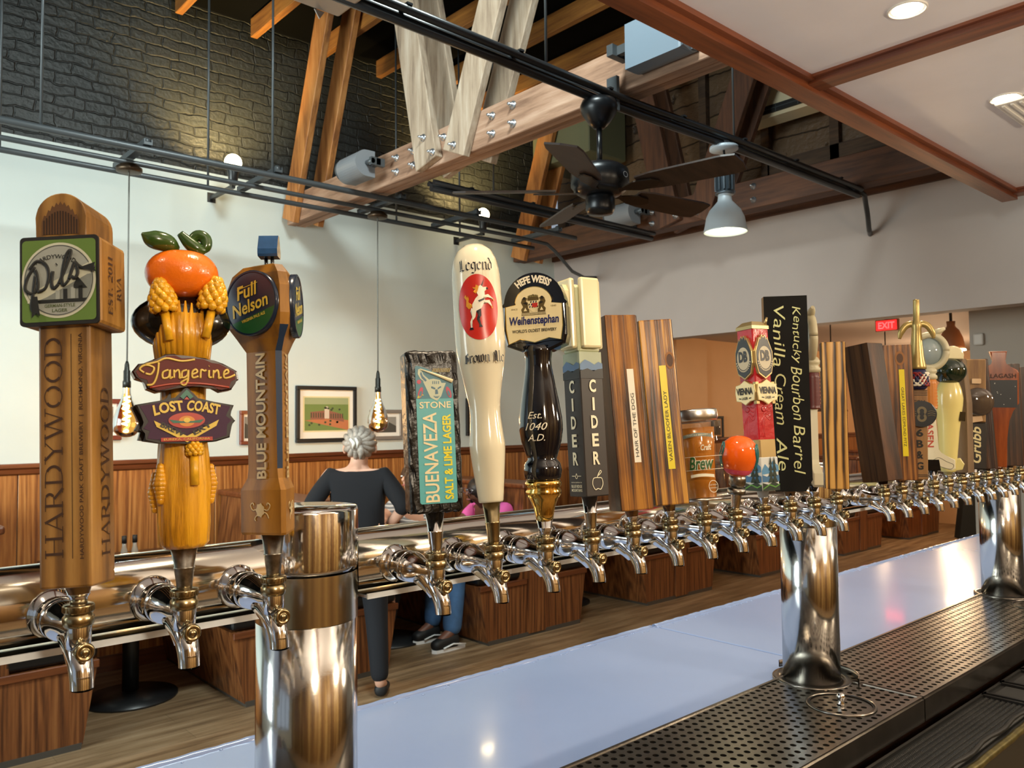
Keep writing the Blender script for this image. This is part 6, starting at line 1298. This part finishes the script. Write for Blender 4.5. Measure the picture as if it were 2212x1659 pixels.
# 14 and 19: hockey-stick handles with a ring lens on top
def stick(i, label, phi, tilt, zb, gripm, word):
    e = H(i, label, phi, tilt, zb, None, .0088); z = zb; F = frame((0, 0, 0), (1, 0, 0), (0, 0, 1))
    MB().prism([(-.012, .0), (.013, .0), (.010, .022), (-.014, .022)], -.009, .009, 0, M=T(0, 0, z) @ F).build('base_block', blackg, e)
    m = MB(); m.prism([(-.018, .020), (.002, .012), (.034, -.000), (.040, .004), (.040, .022), (.014, .034), (.0085, .042), (.006, .125), (-.010, .125), (-.016, .045)], -.0075, .0075, 0, M=T(0, 0, z) @ F, bevel=.002); m.build('stick_blade', P('stick_cream', '#d8d3b8', .35), e)
    m = MB().lathe([(.0135, .125), (.0145, .127)]+[(.0142+(.0009 if k % 2 else -.0009), .128+.0032*k) for k in range(17)]+[(.0135, .184), (.010, .186)], 0, 28, M=T(-.002, 0, z)); m.build('ribbed_grip', gripm, e)
    MB().lathe([(.012, .184), (.0155, .187), (.0155, .192), (.012, .196), (.0145, .199), (.015, .204), (.011, .210)], 0, 28, M=T(-.002, 0, z)).build('collar', P('stone_cream', '#b9b294', .4), e)
    m = MB(); m.tube([(.0 +.031*cos(2*pi*k/40), 0, z+.2425+.034*sin(2*pi*k/40)) for k in range(41)], .0068, 0, 14); m.tube([(.005, 0, z+.278), (.02, 0, z+.284), (.030, 0, z+.289)], [.007, .006, .003], 0, 10); m.build('ring_frame', P('stone_cream', '#b9b294', .4), e)
    MB().lathe([(.0, -.003), (.027, -.001), (.027, .001), (.0, .003)], 0, 36, M=T(0, 0, z+.2425) @ RX(90)).build('lens', P('blue_grey_lens', '#8d9a9c', .08, coat=.5), e)
    m = MB()
    if word: m.text(word, T(0, 0, z+.078) @ frame((-.0045, -.0076, 0), (0, 0, -1), (1, 0, 0)), .062, .0125, 0, d=.0006, off=.02)
    strokes(m, [[(-.006, .012), (.008, .010), (.022, .004), (.033, .004), (.036, .012), (.024, .018), (.010, .026), (-.002, .020)]], .0004, T(0, -.0078, z) @ F, 1)
    m.build('lettering', [ink('brick_red_ink', '#b0402c', .5), ink('fine_grey_ink', '#55513f', .5)], e)
    return e
stick(13, 'hockey-stick handle with maroon ribbed grip, mostly hidden behind the chalkboard handle', -142, 0, .020, P('maroon_grip', '#531418', .4), '')
stick(18, 'hockey-stick handle with orange ribbed grip and ring lens, lettered VASEN', -60, 0, .021, P('orange_grip', '#b9701c', .4), 'VASEN')

# 18 sword-hilt handle
e = H(17, 'sword-hilt handle with braided knot above a wooden post marked 6 B & G', -58, -1.2, .008); z = .008
post = wood('tan_post', '#7c5630', '#9c7442', None, (50, 50, 6), 0, 1, .5)
MB().box(-.0155, .0155, -.0155, .0155, z, z+.175, 0, .001, 1).build('post', post, e)
m = MB()
for q in (.006, .009, .105, .109, .113, .165, .169, .173):
    for ang in (0, -90): m.poly([(-.0155, q-.0006), (.0155, q-.0006), (.0155, q+.0006), (-.0155, q+.0006)], 0, face(.0156, z, 0, 'h', ang), .0002)
for k, ch in enumerate('6B&G'): m.text(ch, face(.0156, z+.091-.0215*k, .001), .0125, .0150, 0, d=.0005, off=.035)
m.build('stencilled_lettering', ink('stencil_black', '#19150f', .6), e); m = MB(); m.text('GBH', face(.0156, z+.152, 0), .022, .0058, 0, d=.0005, off=.02); m.build('post_lettering', ink('stencil_black', '#19150f', .6), e)
m = MB(); F = face(.0165, z+.128, .004); m.prism([(.027*cos(2*pi*k/36), .0255*sin(2*pi*k/36)) for k in range(36)], -.001, .006, 0, M=F, bevel=.0015)
m.ring(.004, .0085, 1, F, .0064, cy=.006); m.ring(.0, .0045, 0, F, .0066); m.ring(.004, .0085, 1, F, .0063, cy=-.007)
for k in range(3): strokes(m, [[(-.024, .004-.004*k), (-.017, .006-.004*k), (-.010, .004-.004*k)], [(.010, .004-.004*k), (.017, .006-.004*k), (.024, .004-.004*k)]], .0006, F @ T(0, 0, .0064), 1)
m.build('navy_badge', [P('navy_resin', '#10141c', .3), ink('tarnished_brass_ink', '#6d6142', .4)], e)
m = MB().lathe([(.013, .175), (.018, .180), (.0205, .192), (.0195, .205), (.015, .216)], 0, 36, M=T(0, 0, z)); 
for q in range(3):
    for s in (-1, 1):
        m.tube([(.0208*cos(a), .0208*sin(a), z+.196+.012*sin(3*a*s+q*2.1)) for a in [2*pi*k/48 for k in range(49)]], .0024, 1+(q+(s > 0)) % 3, 8)
m.build('braided_knot', [ink('navy_cord', '#1d2048', .45), ink('white_cord', '#ddd6c4', .5), ink('red_cord', '#84181c', .45), ink('navy_cord', '#1d2048', .45)], e)
hg = P('tarnished_hilt_gold', '#a58f56', .32, .55)
m = MB().lathe([(.0165, .216), (.0175, .219), (.0165, .224), (.0135, .240), (.0105, .270), (.0088, .296), (.010, .302), (.0088, .308), (.0062, .314), (.0058, .352), (.0062, .354), (.0, .356)], 0, 28, M=T(0, 0, z))
for s in (-1, 1): m.tube([(0, 0, z+.302), (s*.010, 0, z+.306), (s*.020, 0, z+.302), (s*.028, 0, z+.290), (s*.031, 0, z+.277)], [.006, .0065, .0065, .0060, .0028], 0, 12, Matrix.Diagonal((1, .6, 1, 1)), res=5)
m.build('hilt', hg, e)

# 20 cream bottle handle with green ball
e = H(19, 'cream bottle-shaped handle topped by a glossy dark green ball', -60, -2.4, .014); z = .014
MB().lathe([(.013, 0), (.0155, .003), (.0165, .018), (.0185, .05), (.0205, .085), (.0235, .115), (.0265, .140), (.0270, .155), (.0240, .172), (.019, .186), (.0155, .192)], 0, 40, M=T(0, 0, z), k=.8).prism([(.010, .002), (.026, .006), (.030, .018), (.022, .030), (.012, .028)], -.006, .006, 0, M=T(0, 0, z) @ frame((0, 0, 0), (1, 0, 0), (0, 0, 1)), bevel=.002).build('body', P('pale_yellow_cream', '#d8cc86', .22, coat=.4), e)
MB().ball((0, 0, z+.2115), (.0330, .0300, .0285), 0, 32, 18).build('green_ball', P('bottle_green_gloss', '#10251a', .06, coat=.8), e)
MB().prism([(-.021, 0), (.021, 0)]+[(.021*cos(pi*k/12), .010+.018*sin(pi*k/12)) for k in range(13)], -.012, .012, 0, M=T(.004, 0, z+.236) @ frame((0, 0, 0), (1, 0, 0), (0, 0, 1)), bevel=.003).build('cream_crest', cream, e)
m = MB(); m.poly([(-.004, -.010), (.010, -.011), (.011, .008), (-.002, .009)], 0, face(.0195, z+.118, .012, 'h', 28), .0015); m.build('label', [blackg, ink('dull_gold_ink', '#7a6a34', .4)], e)

# 21 grey-brown wedge, 22 dark handle with round glass badge
e = H(20, 'tall grey-brown wedge-shaped handle, right of the cream bottle handle', -92, -1.5, .010); z = .010
MB().rings([[(s*.019, q*.016, z) for s, q in ((-1, -1), (1, -1), (1, 1), (-1, 1))], [(s*.0165, q*.015, z+.15) for s, q in ((-1, -1), (1, -1), (1, 1), (-1, 1))], [(s*.006, q*.010, z+.245) for s, q in ((-1, -1), (1, -1), (1, 1), (-1, 1))]], 0, False).build('wedge', wood('driftwood_grey_brown', '#5a4630', '#7d6548', None, (50, 50, 5), 0, 1, .6, .2), e)
e = H(21, 'dark handle with a round glass badge and cream script, right of the grey-brown wedge', -58, -2.0, .012); z = .012
MB().box(-.022, .022, -.010, .010, z, z+.105, 0, .003, 1).build('lower_block', P('dark_umber', '#1f1915', .45), e)
MB().box(-.020, .020, -.009, .009, z+.105, z+.245, 0, .002, 1).build('upper_board', wood('worn_tan_board', '#6b4a2a', '#94703f', None, (50, 50, 5), 0, 1, .5), e)
MB().lathe([(.030, -.006), (.032, 0), (.030, .007), (.020, .012), (.0, .014)], 0, 36, M=face(.011, z+.150, .004)).build('glass_badge', P('smoky_violet_glass', '#4a4038', .06, coat=.8), e)
m = MB().text('Grubb', face(.0101, z+.055, 0, 'u'), .080, .020, 0, .25, .0008, .02); m.prism(rrect(.024, .013, .002), .0, .003, 1, M=face(.0101, z+.112, 0) @ RZ(12)); m.prism(rrect(.018, .011, .002), .0, .003, 1, M=face(.0101, z+.196, 0)); m.build('lettering', [ink('script_cream', '#d8cb98', .5), ink('tag_tan', '#c9a982', .5)], e)
# 23 leaning board near the far column
board(22, 'leaning scorched board handle with a yellow strip, near the far tower column', -70, 3.2, .010, .044, .040, .250, sD, sideD, tape_y, '', .0, .105, .100, .0085, 'd')
# 24 orange-brown bottle-shaped handle
e = H(23, 'orange-brown bottle-shaped wooden handle lettered ALLAGASH above a dark starry panel', -64, -1.6, .010); z = .010
rw = wood('polished_cherry_wood', '#6d2f12', '#94491c', None, (50, 50, 5), 0, 1, .2, .04, .5)
ol = [(-.016, 0), (.016, 0), (.0165, .07), (.018, .11), (.028, .130), (.041, .150), (.041, .222), (.038, .228), (.013, .240), (.0105, .250), (.018, .272), (-.018, .272), (-.0105, .250), (-.013, .240), (-.038, .228), (-.041, .222), (-.041, .150), (-.028, .130), (-.018, .11), (-.0165, .07)]
MB().prism(ol, -.012, .012, 0, M=T(0, 0, z) @ frame((0, 0, 0), (1, 0, 0), (0, 0, 1)), bevel=.003).build('body', rw, e)
m = MB(); F = face(.0121, z, 0); m.poly([(-.037, .140), (.037, .140), (.037, .204), (-.037, .204)], 0, F, .0004)
for k in range(10): m.disc(.0008, None, 1, F, .0008, 8, rnd.uniform(-.033, .033), rnd.uniform(.145, .20))
m.text('ALLAGASH', F @ T(0, .214, .0005), .070, .0105, 2, off=.015); m.build('panel', [ink('night_blue_panel', '#151b22', .4), ink('star_white', '#d8d8d0', .5), ink('carved_brown', '#3b1b0a', .6)], e)
# 25, 26
board(24, 'dark purple-brown board handle with a yellow strip, behind the orange-brown bottle-shaped handle', -62, .5, .010, .056, .030, .245, sD, sideD, tape_y, '', -.018, .125, .095, .0085, 'd')
board(25, 'plain dark board handle cut by the right edge of the picture', -62, .5, .010, .050, .030, .240, sD, sideD)
